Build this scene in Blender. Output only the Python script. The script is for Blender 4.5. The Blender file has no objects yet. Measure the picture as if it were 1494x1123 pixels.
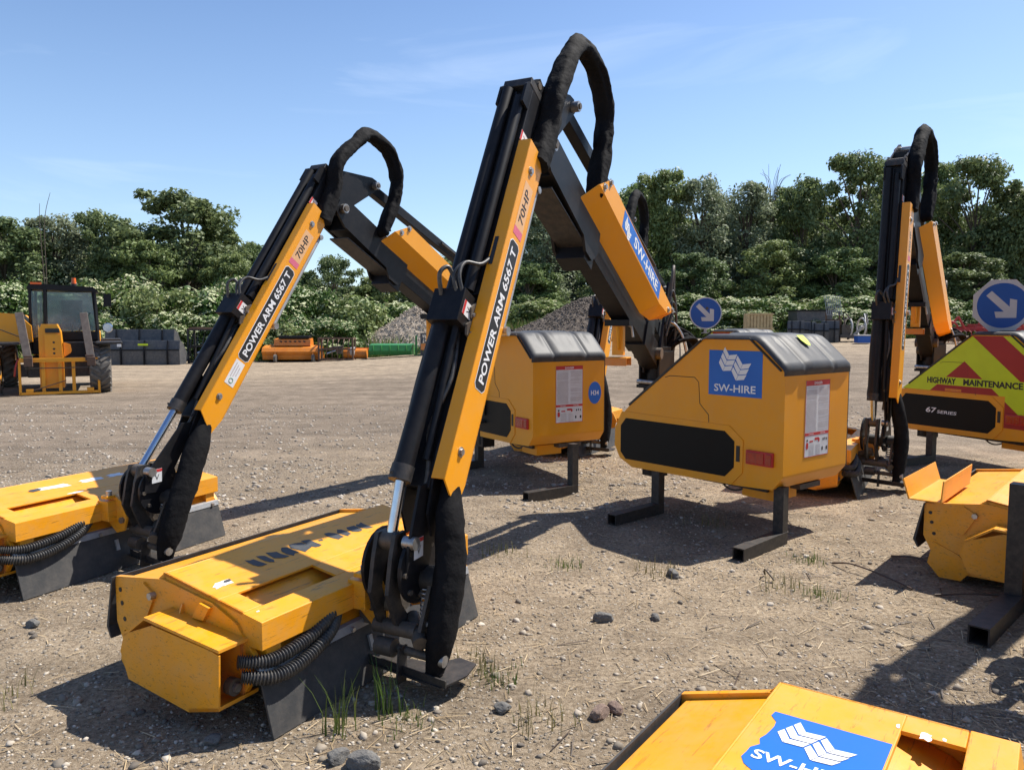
import bpy, math, random
import numpy as np
from mathutils import Vector, Matrix, noise
R = math.radians
rnd = random.Random(7)
scene = bpy.context.scene
# ------------------------------------------------------------------ camera, sky, sun, exposure
cam_data = bpy.data.cameras.new('camera'); cam = bpy.data.objects.new('camera', cam_data)
scene.collection.objects.link(cam); scene.camera = cam
cam.location = (0, 0, 1.6); cam.rotation_euler = (R(90) - math.atan(87.5 / 1100.0), 0, 0)
cam_data.sensor_width = 36; cam_data.lens = 36 * 1100 / 1494.0; cam_data.clip_start = .05; cam_data.clip_end = 3000
SUN_EL, SUN_AZ = R(55), R(61)                    # azimuth from +Y towards +X
world = bpy.data.worlds.new('World'); scene.world = world; world.use_nodes = True
wn, wl = world.node_tree.nodes, world.node_tree.links
wn.clear()
out = wn.new('ShaderNodeOutputWorld'); bg = wn.new('ShaderNodeBackground'); sky = wn.new('ShaderNodeTexSky')
sky.sky_type = 'NISHITA'; sky.sun_disc = False; sky.sun_elevation = SUN_EL; sky.sun_rotation = SUN_AZ
sky.air_density = 1.0; sky.dust_density = .5; sky.ozone_density = 3.0
bg.inputs['Strength'].default_value = .104
tc = wn.new('ShaderNodeTexCoord'); mp = wn.new('ShaderNodeMapping'); nz = wn.new('ShaderNodeTexNoise'); nz2 = wn.new('ShaderNodeTexNoise')
mp.inputs['Scale'].default_value = (1.2, 3.0, 9.0); mp.inputs['Rotation'].default_value = (R(18), R(8), R(25))
nz.inputs['Scale'].default_value = 1.6; nz.inputs['Detail'].default_value = 8; nz.inputs['Roughness'].default_value = .55; nz.inputs['Distortion'].default_value = .6
nz2.inputs['Scale'].default_value = 2.2; nz2.inputs['Detail'].default_value = 2
cr = wn.new('ShaderNodeValToRGB'); cr.color_ramp.elements[0].position = .56; cr.color_ramp.elements[0].color = (0, 0, 0, 1)
cr.color_ramp.elements[1].position = .85; cr.color_ramp.elements[1].color = (.45, .45, .45, 1)
mul = wn.new('ShaderNodeMath'); mul.operation = 'MULTIPLY'; mx = wn.new('ShaderNodeMixRGB'); mx.inputs[2].default_value = (7.0, 7.8, 9.0, 1)
wl.new(tc.outputs['Generated'], mp.inputs[0]); wl.new(mp.outputs[0], nz.inputs[0]); wl.new(tc.outputs['Generated'], nz2.inputs[0])
wl.new(nz.outputs['Fac'], cr.inputs[0]); wl.new(cr.outputs[0], mul.inputs[0]); wl.new(nz2.outputs['Fac'], mul.inputs[1])
wl.new(mul.outputs[0], mx.inputs[0]); hsv = wn.new('ShaderNodeHueSaturation'); hsv.inputs['Saturation'].default_value = 1.08; hsv.inputs['Hue'].default_value = .504; wl.new(sky.outputs[0], hsv.inputs['Color']); sz = wn.new('ShaderNodeSeparateXYZ'); wl.new(tc.outputs['Generated'], sz.inputs[0]); hz = wn.new('ShaderNodeMapRange'); hz.inputs['From Min'].default_value = 0; hz.inputs['From Max'].default_value = .42; hz.inputs['To Min'].default_value = .30; hz.inputs['To Max'].default_value = .0; wl.new(sz.outputs['Z'], hz.inputs[0]); hm = wn.new('ShaderNodeMixRGB'); hm.inputs[2].default_value = (4.6, 6.4, 8.8, 1); wl.new(hz.outputs[0], hm.inputs[0]); wl.new(hsv.outputs[0], hm.inputs[1]); wl.new(hm.outputs[0], mx.inputs[1]); wl.new(mx.outputs[0], bg.inputs['Color']); wl.new(bg.outputs[0], out.inputs[0])
sl = bpy.data.lights.new('sun', 'SUN'); sl.energy = 4.8; sl.angle = R(.53); sl.color = (1, .95, .87)
so = bpy.data.objects.new('sun', sl); scene.collection.objects.link(so)
to_sun = Vector((math.sin(SUN_AZ) * math.cos(SUN_EL), math.cos(SUN_AZ) * math.cos(SUN_EL), math.sin(SUN_EL)))
so.rotation_euler = to_sun.to_track_quat('Z', 'Y').to_euler()
scene.view_settings.view_transform = 'Standard'; scene.view_settings.look = 'None'; scene.view_settings.exposure = .70
try: scene.cycles.max_bounces = 6; scene.cycles.transparent_max_bounces = 6
except Exception: pass

# ------------------------------------------------------------------ materials
def newmat(name):
    m = bpy.data.materials.new(name); m.use_nodes = True
    return m, m.node_tree.nodes, m.node_tree.links, m.node_tree.nodes['Principled BSDF']
def ramp(n, stops):
    r = n.new('ShaderNodeValToRGB'); e = r.color_ramp.elements
    while len(e) < len(stops): e.new(.5)
    for k, (p, c) in enumerate(stops): e[k].position = p; e[k].color = (*c, 1) if len(c) == 3 else c
    return r
def surf(name, c1, c2=None, rough=.5, metal=0, scale=6, bump=0, bscale=60, spec=.5, r2=None, detail=6, dirt=None, dirt_amt=.0, coat=0):
    """two tones mixed by noise, optional dusty patches, optional bump"""
    m, n, l, p = newmat(name); c2 = c2 or tuple(x * .8 for x in c1)
    t = n.new('ShaderNodeTexCoord'); a = n.new('ShaderNodeTexNoise'); a.inputs['Scale'].default_value = scale; a.inputs['Detail'].default_value = detail
    l.new(t.outputs['Object'], a.inputs[0]); r = ramp(n, [(.35, c1), (.68, c2)]); l.new(a.outputs['Fac'], r.inputs[0]); col = r.outputs[0]
    if dirt:
        b = n.new('ShaderNodeTexNoise'); b.inputs['Scale'].default_value = scale * 3.1; b.inputs['Detail'].default_value = 10; b.inputs['Roughness'].default_value = .72
        l.new(t.outputs['Object'], b.inputs[0]); rr = ramp(n, [(.5 - .08, (0, 0, 0)), (.78, (dirt_amt,) * 3)]); l.new(b.outputs['Fac'], rr.inputs[0])
        x = n.new('ShaderNodeMixRGB'); x.inputs[2].default_value = (*dirt, 1); l.new(rr.outputs[0], x.inputs[0]); l.new(col, x.inputs[1]); col = x.outputs[0]
    l.new(col, p.inputs['Base Color'])
    p.inputs['Metallic'].default_value = metal; p.inputs['Specular IOR Level'].default_value = spec
    rv = n.new('ShaderNodeMapRange'); rv.inputs['To Min'].default_value = rough; rv.inputs['To Max'].default_value = r2 if r2 is not None else min(1, rough + .18)
    l.new(a.outputs['Fac'], rv.inputs[0]); l.new(rv.outputs[0], p.inputs['Roughness'])
    if coat: p.inputs['Coat Weight'].default_value = coat; p.inputs['Coat Roughness'].default_value = .104
    if bump:
        c = n.new('ShaderNodeTexNoise'); c.inputs['Scale'].default_value = bscale; c.inputs['Detail'].default_value = 5; l.new(t.outputs['Object'], c.inputs[0])
        bp = n.new('ShaderNodeBump'); bp.inputs['Strength'].default_value = bump; bp.inputs['Distance'].default_value = .01
        l.new(c.outputs['Fac'], bp.inputs['Height']); l.new(bp.outputs[0], p.inputs['Normal'])
    return m
def yellow_paint(name, c1, c2, scr=.35):
    m, n, l, p = newmat(name); t = n.new('ShaderNodeTexCoord')
    a = n.new('ShaderNodeTexNoise'); a.inputs['Scale'].default_value = 3; a.inputs['Detail'].default_value = 5; l.new(t.outputs['Object'], a.inputs[0])
    r = ramp(n, [(.3, c1), (.7, c2)]); l.new(a.outputs['Fac'], r.inputs[0])
    # long thin scratches and scuffs in a dark primer tone
    mp = n.new('ShaderNodeMapping'); mp.inputs['Scale'].default_value = (1.2, 10, 26); mp.inputs['Rotation'].default_value = (.2, .35, .9); l.new(t.outputs['Object'], mp.inputs[0])
    b = n.new('ShaderNodeTexNoise'); b.inputs['Scale'].default_value = 4; b.inputs['Detail'].default_value = 12; b.inputs['Roughness'].default_value = .78; b.inputs['Distortion'].default_value = .4; l.new(mp.outputs[0], b.inputs[0])
    rr = ramp(n, [(.57, (0, 0, 0)), (.60, (scr,) * 3)]); l.new(b.outputs['Fac'], rr.inputs[0])
    x = n.new('ShaderNodeMixRGB'); x.inputs[2].default_value = (.07, .04, .015, 1); l.new(rr.outputs[0], x.inputs[0]); l.new(r.outputs[0], x.inputs[1])
    # dust film
    d = n.new('ShaderNodeTexNoise'); d.inputs['Scale'].default_value = 9; d.inputs['Detail'].default_value = 12; d.inputs['Roughness'].default_value = .8; l.new(t.outputs['Object'], d.inputs[0])
    dr = ramp(n, [(.42, (0, 0, 0)), (.8, (.34 if scr else .16,) * 3)]); l.new(d.outputs['Fac'], dr.inputs[0])
    y = n.new('ShaderNodeMixRGB'); y.inputs[2].default_value = (.45, .36, .24, 1); l.new(dr.outputs[0], y.inputs[0]); l.new(x.outputs[0], y.inputs[1])
    l.new(y.outputs[0], p.inputs['Base Color'])
    mr = n.new('ShaderNodeMapRange'); mr.inputs['To Min'].default_value = .28; mr.inputs['To Max'].default_value = .55; l.new(d.outputs['Fac'], mr.inputs[0]); l.new(mr.outputs[0], p.inputs['Roughness'])
    bp = n.new('ShaderNodeBump'); bp.inputs['Strength'].default_value = .12; bp.inputs['Distance'].default_value = .01
    w = n.new('ShaderNodeTexNoise'); w.inputs['Scale'].default_value = 2.5; w.inputs['Detail'].default_value = 1; l.new(t.outputs['Object'], w.inputs[0])
    l.new(w.outputs['Fac'], bp.inputs['Height']); l.new(bp.outputs[0], p.inputs['Normal'])
    return m
M = {}
M['yellow'] = yellow_paint('yellow_paint', (.82, .335, .005), (.77, .30, .005), .5)
M['yellow_clean'] = yellow_paint('yellow_paint_clean', (.82, .33, .004), (.78, .305, .004), 0)
M['orange'] = yellow_paint('orange_paint', (.72, .22, .01), (.6, .17, .01), .5)
M['black'] = surf('black_paint', (.007, .007, .009), (.011, .011, .013), .36, dirt=(.12, .10, .08), dirt_amt=.10, scale=5, spec=.22)
M['black_dull'] = surf('dull_black_steel', (.012, .012, .013), (.022, .02, .019), .45, dirt=(.18, .14, .11), dirt_amt=.3, scale=7)
M['grill'] = surf('black_plastic', (.003, .003, .0035), (.005, .005, .005), .4, scale=4, spec=.2)
M['fabric'] = surf('black_sleeve_fabric', (.005, .005, .006), (.009, .009, .010), .72, bump=1.0, bscale=17, scale=5, dirt=(.10, .08, .07), dirt_amt=.06, spec=.12)
M['rubber'] = surf('rubber_flap', (.028, .029, .031), (.045, .044, .043), .55, dirt=(.2, .17, .14), dirt_amt=.3, scale=4, bump=.1)
M['hose'] = surf('black_hose_rubber', (.02, .02, .021), (.035, .034, .034), .38, scale=12, dirt=(.3, .26, .2), dirt_amt=.3)
M['cap'] = surf('dark_grey_plastic', (.035, .037, .041), (.046, .048, .052), .50, bump=.06, bscale=260, scale=3, dirt=(.3, .27, .22), dirt_amt=.16, r2=.6, spec=.35)
M['chrome'] = surf('chrome_rod', (.55, .6, .68), (.45, .5, .6), .14, metal=1, scale=9)
M['steel'] = surf('zinc_plated_steel', (.5, .5, .5), (.3, .28, .26), .35, metal=.85, scale=20, dirt=(.2, .13, .08), dirt_amt=.4)
M['galv'] = surf('galvanised_strip', (.42, .43, .44), (.3, .31, .32), .42, metal=.5, scale=12, dirt=(.3, .25, .2), dirt_amt=.5)
M['castiron'] = surf('worn_grey_casting', (.07, .06, .052), (.12, .1, .08), .5, scale=14, metal=.3, dirt=(.2, .15, .1), dirt_amt=.5, bump=.2)
M['blue'] = surf('blue_sticker', (.006, .13, .52), (.005, .115, .48), .3, scale=4)
M['signblue'] = surf('blue_sign_face', (.008, .085, .36), (.008, .08, .33), .35, scale=4)
M['white'] = surf('white_sticker', (.74, .75, .76), (.66, .66, .66), .4, scale=14, dirt=(.4, .36, .3), dirt_amt=.2)
M['text'] = surf('white_lettering', (.78, .79, .8), (.74, .74, .75), .4)
M['signwhite'] = surf('grey_white_sign_face', (.55, .55, .55), (.48, .48, .48), .4)
M['print'] = surf('grey_small_print', (.5, .46, .46), (.42, .38, .38), .5)
M['redprint'] = surf('red_print', (.55, .03, .03), (.5, .03, .03), .4)
M['ink'] = surf('black_print', (.012, .012, .013), (.018, .018, .018), .4)
M['greysticker'] = surf('weathered_grey_letter_film', (.035, .04, .045), (.06, .06, .06), .5, scale=20)
M['peach'] = surf('faded_orange_sticker', (.72, .42, .2), (.68, .38, .18), .45)
M['pink'] = surf('faded_pink_sticker', (.7, .16, .22), (.6, .12, .2), .45)
M['hiyel'] = surf('fluorescent_yellow_film', (.56, .72, .008), (.52, .66, .008), .35)
M['hired'] = surf('red_reflective_film', (.36, .010, .012), (.32, .01, .012), .35)
M['redlamp'] = surf('red_lamp_lens', (.42, .03, .012), (.3, .02, .01), .18, scale=30, coat=.6)
M['red'] = surf('red_paint', (.45, .025, .02), (.33, .02, .02), .4, dirt=(.2, .12, .08), dirt_amt=.4)
M['green'] = surf('green_paint', (.012, .20, .04), (.02, .16, .04), .4, dirt=(.2, .16, .1), dirt_amt=.3)
M['beacon'] = surf('orange_beacon_lens', (.8, .13, .01), (.7, .1, .01), .25)
M['forksteel'] = surf('worn_fork_steel', (.3, .24, .19), (.22, .17, .14), .5, scale=10, metal=.3, dirt=(.12, .06, .03), dirt_amt=.5)
M['tyre'] = surf('dusty_tyre_rubber', (.09, .08, .068), (.15, .132, .112), .8, scale=10)
M['skip'] = surf('dark_grey_bucket_paint', (.05, .053, .06), (.075, .075, .08), .45, scale=3, dirt=(.25, .22, .18), dirt_amt=.4)
M['pallet'] = surf('pale_timber', (.5, .38, .2), (.38, .28, .15), .8, scale=8)
M['rust'] = surf('rusty_steel', (.09, .06, .045), (.14, .08, .05), .7, scale=8, dirt=(.2, .09, .04), dirt_amt=.5)
M['rimwhite'] = surf('dusty_white_paint', (.55, .53, .5), (.4, .38, .35), .5, scale=10, dirt=(.3, .22, .15), dirt_amt=.4)
M['seat'] = surf('dark_cab_interior', (.03, .033, .037), (.05, .05, .055), .6)
M['bark'] = surf('bark', (.09, .07, .05), (.14, .11, .085), .9, scale=5, bump=.5, bscale=20)
def glassmat():
    m, n, l, p = newmat('cab_glass'); pass
    p.inputs['Roughness'].default_value = .06; p.inputs['Transmission Weight'].default_value = .8; p.inputs['IOR'].default_value = 1.3
    t = n.new('ShaderNodeTexCoord'); a = n.new('ShaderNodeTexNoise'); a.inputs['Scale'].default_value = 3; a.inputs['Detail'].default_value = 8; l.new(t.outputs['Object'], a.inputs[0])
    r = ramp(n, [(.4, (.35, .5, .52)), (.7, (.6, .7, .72))]); l.new(a.outputs['Fac'], r.inputs[0]); l.new(r.outputs[0], p.inputs['Base Color'])
    return m
M['glass'] = glassmat()
def leafmat(name, c1, c2, c3, trans=.25, rough=.55):
    m, n, l, p = newmat(name); g = n.new('ShaderNodeNewGeometry'); t = n.new('ShaderNodeTexCoord'); a = n.new('ShaderNodeTexNoise')
    oi = n.new('ShaderNodeObjectInfo')
    a.inputs['Scale'].default_value = .5; a.inputs['Detail'].default_value = 3; l.new(t.outputs['Object'], a.inputs[0])
    r1 = ramp(n, [(0, c1), (.5, c2), (1, c3)]); l.new(g.outputs['Random Per Island'], r1.inputs[0])
    hs = n.new('ShaderNodeHueSaturation'); mr = n.new('ShaderNodeMapRange'); mr.inputs['To Min'].default_value = .75; mr.inputs['To Max'].default_value = 1.35
    mh = n.new('ShaderNodeMapRange'); mh.inputs['To Min'].default_value = .485; mh.inputs['To Max'].default_value = .512
    l.new(a.outputs['Fac'], mr.inputs[0]); l.new(mr.outputs[0], hs.inputs['Value']); l.new(r1.outputs[0], hs.inputs['Color']); l.new(oi.outputs['Random'], mh.inputs[0]); l.new(mh.outputs[0], hs.inputs['Hue'])
    l.new(hs.outputs[0], p.inputs['Base Color']); p.inputs['Roughness'].default_value = rough; p.inputs['Specular IOR Level'].default_value = .35
    tr = n.new('ShaderNodeBsdfTranslucent'); ms = n.new('ShaderNodeMixShader'); ms.inputs[0].default_value = trans
    l.new(hs.outputs[0], tr.inputs[0]); l.new(p.outputs[0], ms.inputs[1]); l.new(tr.outputs[0], ms.inputs[2]); l.new(ms.outputs[0], n['Material Output'].inputs[0])
    return m
M['leaf_dark'] = leafmat('dark_leaves', (.10, .14, .055), (.145, .19, .072), (.20, .25, .10), .32)
M['leaf_mid'] = leafmat('mid_green_leaves', (.135, .18, .06), (.18, .23, .078), (.24, .30, .11), .32)
M['leaf_grey'] = leafmat('grey_green_leaves', (.15, .185, .105), (.21, .245, .14), (.28, .32, .19), .32)
M['leaf_shrub'] = leafmat('shrub_leaves', (.05, .095, .02), (.08, .14, .03), (.12, .19, .05))
M['flower'] = leafmat('cream_blossom', (.40, .43, .22), (.52, .53, .30), (.62, .62, .40), .2)
M['grass'] = leafmat('grass_blades', (.06, .11, .018), (.10, .16, .03), (.17, .2, .06), .3)
M['drygrass'] = leafmat('dry_grass_blades', (.14, .14, .05), (.2, .18, .07), (.28, .24, .11), .3)
M['straw'] = leafmat('dry_straw', (.30, .22, .12), (.40, .30, .17), (.52, .42, .26), .1)
M['twig'] = leafmat('dark_twigs', (.05, .035, .025), (.08, .055, .04), (.12, .085, .06), 0)
def stonemat(name, c1, c2, c3):
    m, n, l, p = newmat(name); g = n.new('ShaderNodeNewGeometry'); r1 = ramp(n, [(0, c1), (.55, c2), (1, c3)])
    l.new(g.outputs['Random Per Island'], r1.inputs[0]); l.new(r1.outputs[0], p.inputs['Base Color']); p.inputs['Roughness'].default_value = .85
    t = n.new('ShaderNodeTexCoord'); c = n.new('ShaderNodeTexNoise'); c.inputs['Scale'].default_value = 90; c.inputs['Detail'].default_value = 5; l.new(t.outputs['Object'], c.inputs[0])
    bp = n.new('ShaderNodeBump'); bp.inputs['Strength'].default_value = .4; bp.inputs['Distance'].default_value = .004; l.new(c.outputs['Fac'], bp.inputs['Height']); l.new(bp.outputs[0], p.inputs['Normal'])
    return m
M['stone'] = stonemat('mixed_gravel', (.10, .085, .07), (.27, .225, .17), (.50, .44, .36))
M['stone_pale'] = stonemat('pale_gravel', (.16, .135, .11), (.30, .26, .21), (.46, .41, .35))
M['stone_dark'] = stonemat('dark_stone', (.045, .043, .042), (.07, .066, .062), (.12, .11, .1))
def groundmat():
    m, n, l, p = newmat('gravel_yard_surface'); t = n.new('ShaderNodeTexCoord')
    def N(scale, det, ro=.6, src=None):
        a = n.new('ShaderNodeTexNoise'); a.inputs['Scale'].default_value = scale; a.inputs['Detail'].default_value = det; a.inputs['Roughness'].default_value = ro
        l.new(src or t.outputs['Object'], a.inputs[0]); return a
    fine = N(38, 14, .78); r1 = ramp(n, [(.32, (.12, .092, .065)), (.5, (.36, .285, .20)), (.70, (.62, .52, .395))]); l.new(fine.outputs['Fac'], r1.inputs[0])
    # brown damp compacted lane further out, running left to right
    big = N(.22, 5); sep = n.new('ShaderNodeSeparateXYZ'); l.new(t.outputs['Object'], sep.inputs[0])
    ad = n.new('ShaderNodeMath'); ad.operation = 'MULTIPLY_ADD'; ad.inputs[1].default_value = 9; l.new(big.outputs['Fac'], ad.inputs[0]); l.new(sep.outputs['Y'], ad.inputs[2])
    sx = n.new('ShaderNodeMath'); sx.operation = 'MULTIPLY_ADD'; sx.inputs[1].default_value = -.35; l.new(sep.outputs['X'], sx.inputs[0]); l.new(ad.outputs[0], sx.inputs[2])
    lane = ramp(n, [(.0, (.05,) * 3), (.05, (.1,) * 3), (.14, (.5,) * 3), (.24, (.95,) * 3), (.42, (.85,) * 3), (.56, (.2,) * 3)])
    dv = n.new('ShaderNodeMath'); dv.operation = 'MULTIPLY_ADD'; dv.inputs[1].default_value = 1 / 45; dv.inputs[2].default_value = -.13; l.new(sx.outputs[0], dv.inputs[0]); l.new(dv.outputs[0], lane.inputs[0])
    x = n.new('ShaderNodeMixRGB'); x.blend_type = 'MIX'; l.new(lane.outputs[0], x.inputs[0]); l.new(r1.outputs[0], x.inputs[1])
    r2 = ramp(n, [(.32, (.105, .078, .057)), (.52, (.215, .172, .132)), (.72, (.38, .325, .262))]); l.new(fine.outputs['Fac'], r2.inputs[0]); l.new(r2.outputs[0], x.inputs[2])
    # tyre track streaks
    mpp = n.new('ShaderNodeMapping'); mpp.inputs['Scale'].default_value = (.08, .9, 1); mpp.inputs['Rotation'].default_value = (0, 0, R(-6)); l.new(t.outputs['Object'], mpp.inputs[0])
    st = N(1.4, 6, .6, mpp.outputs[0]); sr = ramp(n, [(.35, (.72,) * 3), (.6, (1.08,) * 3)]); l.new(st.outputs['Fac'], sr.inputs[0])
    y = n.new('ShaderNodeMixRGB'); y.blend_type = 'MULTIPLY'; y.inputs[0].default_value = .8; l.new(x.outputs[0], y.inputs[1]); l.new(sr.outputs[0], y.inputs[2])
    mid = N(2.6, 8, .65); mr = ramp(n, [(.3, (.62, .6, .58)), (.7, (1.2, 1.18, 1.14))]); l.new(mid.outputs['Fac'], mr.inputs[0])
    z = n.new('ShaderNodeMixRGB'); z.blend_type = 'MULTIPLY'; z.inputs[0].default_value = 1; l.new(y.outputs[0], z.inputs[1]); l.new(mr.outputs[0], z.inputs[2])
    # embedded pale pebbles
    vo = n.new('ShaderNodeTexVoronoi'); vo.inputs['Scale'].default_value = 42; vo.inputs['Randomness'].default_value = 1; l.new(t.outputs['Object'], vo.inputs[0])
    sp = n.new('ShaderNodeSeparateColor'); l.new(vo.outputs['Color'], sp.inputs[0])
    g1 = ramp(n, [(.62, (0, 0, 0)), (.66, (1, 1, 1))]); l.new(sp.outputs[0], g1.inputs[0]); g2 = ramp(n, [(.28, (1, 1, 1)), (.36, (0, 0, 0))]); l.new(vo.outputs['Distance'], g2.inputs[0])
    mm = n.new('ShaderNodeMath'); mm.operation = 'MULTIPLY'; l.new(g1.outputs[0], mm.inputs[0]); l.new(g2.outputs[0], mm.inputs[1])
    m3 = n.new('ShaderNodeMath'); m3.operation = 'MULTIPLY'; m3.inputs[1].default_value = .7; l.new(mm.outputs[0], m3.inputs[0])
    pc = ramp(n, [(0, (.13, .11, .09)), (.4, (.34, .29, .23)), (1, (.5, .45, .38))]); l.new(sp.outputs[1], pc.inputs[0])
    w = n.new('ShaderNodeMixRGB'); l.new(m3.outputs[0], w.inputs[0]); l.new(z.outputs[0], w.inputs[1]); l.new(pc.outputs[0], w.inputs[2])
    l.new(w.outputs[0], p.inputs['Base Color']); p.inputs['Roughness'].default_value = .95; p.inputs['Specular IOR Level'].default_value = .15
    ha = n.new('ShaderNodeMath'); ha.operation = 'MULTIPLY_ADD'; ha.inputs[1].default_value = .5; l.new(mm.outputs[0], ha.inputs[0]); l.new(fine.outputs['Fac'], ha.inputs[2])
    bp = n.new('ShaderNodeBump'); bp.inputs['Strength'].default_value = 1.0; bp.inputs['Distance'].default_value = .02; l.new(ha.outputs[0], bp.inputs['Height']); l.new(bp.outputs[0], p.inputs['Normal'])
    return m
M['ground'] = groundmat()

# ------------------------------------------------------------------ mesh builder
def text_geo(s, bold=0.0, _c={}):
    k = (s, bold)
    if k not in _c:
        cu = bpy.data.curves.new('t', 'FONT'); cu.body = s; cu.size = 1; cu.offset = bold; cu.resolution_u = 3; cu.align_x = 'CENTER'; cu.align_y = 'CENTER'
        ob = bpy.data.objects.new('t', cu); scene.collection.objects.link(ob); bpy.context.view_layer.update()
        me = ob.to_mesh(); v = [tuple(x.co) for x in me.vertices]; f = [tuple(p.vertices) for p in me.polygons]
        ob.to_mesh_clear(); bpy.data.objects.remove(ob); bpy.data.curves.remove(cu)
        x0 = min(a[0] for a in v); x1 = max(a[0] for a in v); y0 = min(a[1] for a in v); y1 = max(a[1] for a in v)
        v = [(a[0] - (x0 + x1) / 2, a[1] - (y0 + y1) / 2) for a in v]; _c[k] = (v, f, x1 - x0, y1 - y0)
    return _c[k]
class MB:
    def __init__(s): s.v = []; s.f = []; s.m = []; s.sm = []
    def add(s, v, f, mat, smooth=False, T=None):
        o = len(s.v); s.v += [tuple(T @ Vector(p)) if T else tuple(p) for p in v]
        for q in f: s.f.append(tuple(i + o for i in q)); s.m.append(mat); s.sm.append(smooth)
        return s
    def box(s, c, d, mat, rot=None):
        x, y, z = d[0] / 2, d[1] / 2, d[2] / 2
        v = [Vector((a * x, b * y, e * z)) for a in (-1, 1) for b in (-1, 1) for e in (-1, 1)]
        if rot: v = [rot @ p for p in v]
        c = Vector(c); v = [p + c for p in v]
        return s.add(v, [(0, 1, 3, 2), (4, 6, 7, 5), (0, 4, 5, 1), (2, 3, 7, 6), (0, 2, 6, 4), (1, 5, 7, 3)], mat)
    def bar(s, p0, p1, w, h, mat, up=(0, 0, 1)):
        p0, p1 = Vector(p0), Vector(p1); d = (p1 - p0); L = d.length; d.normalize(); up = Vector(up)
        y = up.cross(d)
        if y.length < 1e-3: y = Vector((0, 1, 0)).cross(d)
        y.normalize(); z = d.cross(y); m = Matrix((d, y, z)).transposed()
        return s.box((p0 + p1) / 2, (L, w, h), mat, m)
    def cyl(s, p0, p1, r, mat, seg=16, r2=None):
        p0, p1 = Vector(p0), Vector(p1); d = (p1 - p0).normalized(); a = d.orthogonal().normalized(); b = d.cross(a); r2 = r if r2 is None else r2
        v = []
        for p, q in ((p0, r), (p1, r2)):
            for i in range(seg):
                t = 2 * math.pi * i / seg; v.append(p + (a * math.cos(t) + b * math.sin(t)) * q)
        s.add(v, [(i, (i + 1) % seg, seg + (i + 1) % seg, seg + i) for i in range(seg)], mat, True)
        return s.add(v, [tuple(range(seg))[::-1], tuple(range(seg, 2 * seg))], mat)
    def tube(s, pts, r, mat, seg=12, flat=1, nrm=None, smooth=True, wob=0):
        pts = [Vector(p) for p in pts]; n = len(pts); v = []; a = None
        for i, p in enumerate(pts):
            d = (pts[min(i + 1, n - 1)] - pts[max(i - 1, 0)]).normalized()
            if nrm: a = Vector(nrm) - d * d.dot(Vector(nrm))
            else: a = d.orthogonal() if a is None else a - d * d.dot(a)
            a.normalize(); b = d.cross(a); q = r(i / (n - 1)) if callable(r) else r
            for k in range(seg):
                t = 2 * math.pi * k / seg; w = 1
                e = a * math.cos(t) + b * math.sin(t) * flat
                if wob: w = 1 + wob * (noise.noise(Vector((math.cos(t) * 1.6, math.sin(t) * 1.6, i / n * 7 + t * .5))) + .5 * noise.noise(Vector((math.cos(t) * 3, math.sin(t) * 3, i / n * 22 - t))) + .25 * noise.noise(Vector((math.cos(t) * 2, math.sin(t) * 2, i / n * 60))))
                v.append(p + e * q * w)
        f = [(i * seg + k, i * seg + (k + 1) % seg, (i + 1) * seg + (k + 1) % seg, (i + 1) * seg + k) for i in range(n - 1) for k in range(seg)]
        s.add(v, f, mat, smooth)
        return s.add([v[k] for k in range(seg)] + [v[(n - 1) * seg + k] for k in range(seg)], [tuple(range(seg))[::-1], tuple(range(seg, 2 * seg))], mat)
    def prism(s, poly, fn, t0, t1, mat, mat_side=None):
        n = len(poly); v = [fn(a, b, t0) for a, b in poly] + [fn(a, b, t1) for a, b in poly]
        s.add(v, [tuple(range(n))[::-1], tuple(range(n, 2 * n))], mat)
        return s.add(v, [(i, (i + 1) % n, n + (i + 1) % n, n + i) for i in range(n)], mat_side or mat)
    def text(s, st, h, mat, o, ux, uy, w=None, bold=0):
        v, f, tw, th = text_geo(st, bold); k = h / th; kx = k if w is None else w / tw; o, ux, uy = Vector(o), Vector(ux), Vector(uy)
        return s.add([o + ux * a * kx + uy * b * k for a, b in v], f, mat)
    def plate(s, o, ux, uy, w, h, mat, th=.0015, cut=0):
        """thin sticker centred on o"""
        o, ux, uy = Vector(o), Vector(ux).normalized(), Vector(uy).normalized(); nn = ux.cross(uy); x, y = w / 2, h / 2
        p = [(-x, -y), (x, -y), (x, y), (-x, y)] if not cut else [(-x + cut, -y), (x - cut, -y), (x, -y + cut), (x, y - cut), (x - cut, y), (-x + cut, y), (-x, y - cut), (-x, -y + cut)]
        return s.prism(p, lambda a, b, t: o + ux * a + uy * b + nn * t, 0, th, mat)
    def flatpoly(s, poly, o, ux, uy, mat, th=.0015):
        o, ux, uy = Vector(o), Vector(ux), Vector(uy); nn = ux.cross(uy).normalized()
        return s.prism(poly, lambda a, b, t: o + ux * a + uy * b + nn * t, 0, th, mat)
    def mesh(s, name):
        me = bpy.data.meshes.new(name); me.from_pydata(s.v, [], s.f)
        ks = list(dict.fromkeys(s.m)); ix = {k: i for i, k in enumerate(ks)}
        for k in ks: me.materials.append(M[k])
        me.polygons.foreach_set('material_index', [ix[k] for k in s.m]); me.polygons.foreach_set('use_smooth', s.sm); me.update()
        return me
    def build(s, name, parent=None, mat=None, bevel=0):
        return link(name, s.mesh(name), parent, mat, bevel)
def link(name, me, parent=None, mw=None, bevel=0):
    o = bpy.data.objects.new(name, me); scene.collection.objects.link(o)
    if parent: o.parent = parent
    if mw is not None: o.matrix_local = mw
    if bevel:
        b = o.modifiers.new('bevel', 'BEVEL'); b.width = bevel; b.segments = 2; b.limit_method = 'ANGLE'; b.angle_limit = R(35)
    return o
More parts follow.
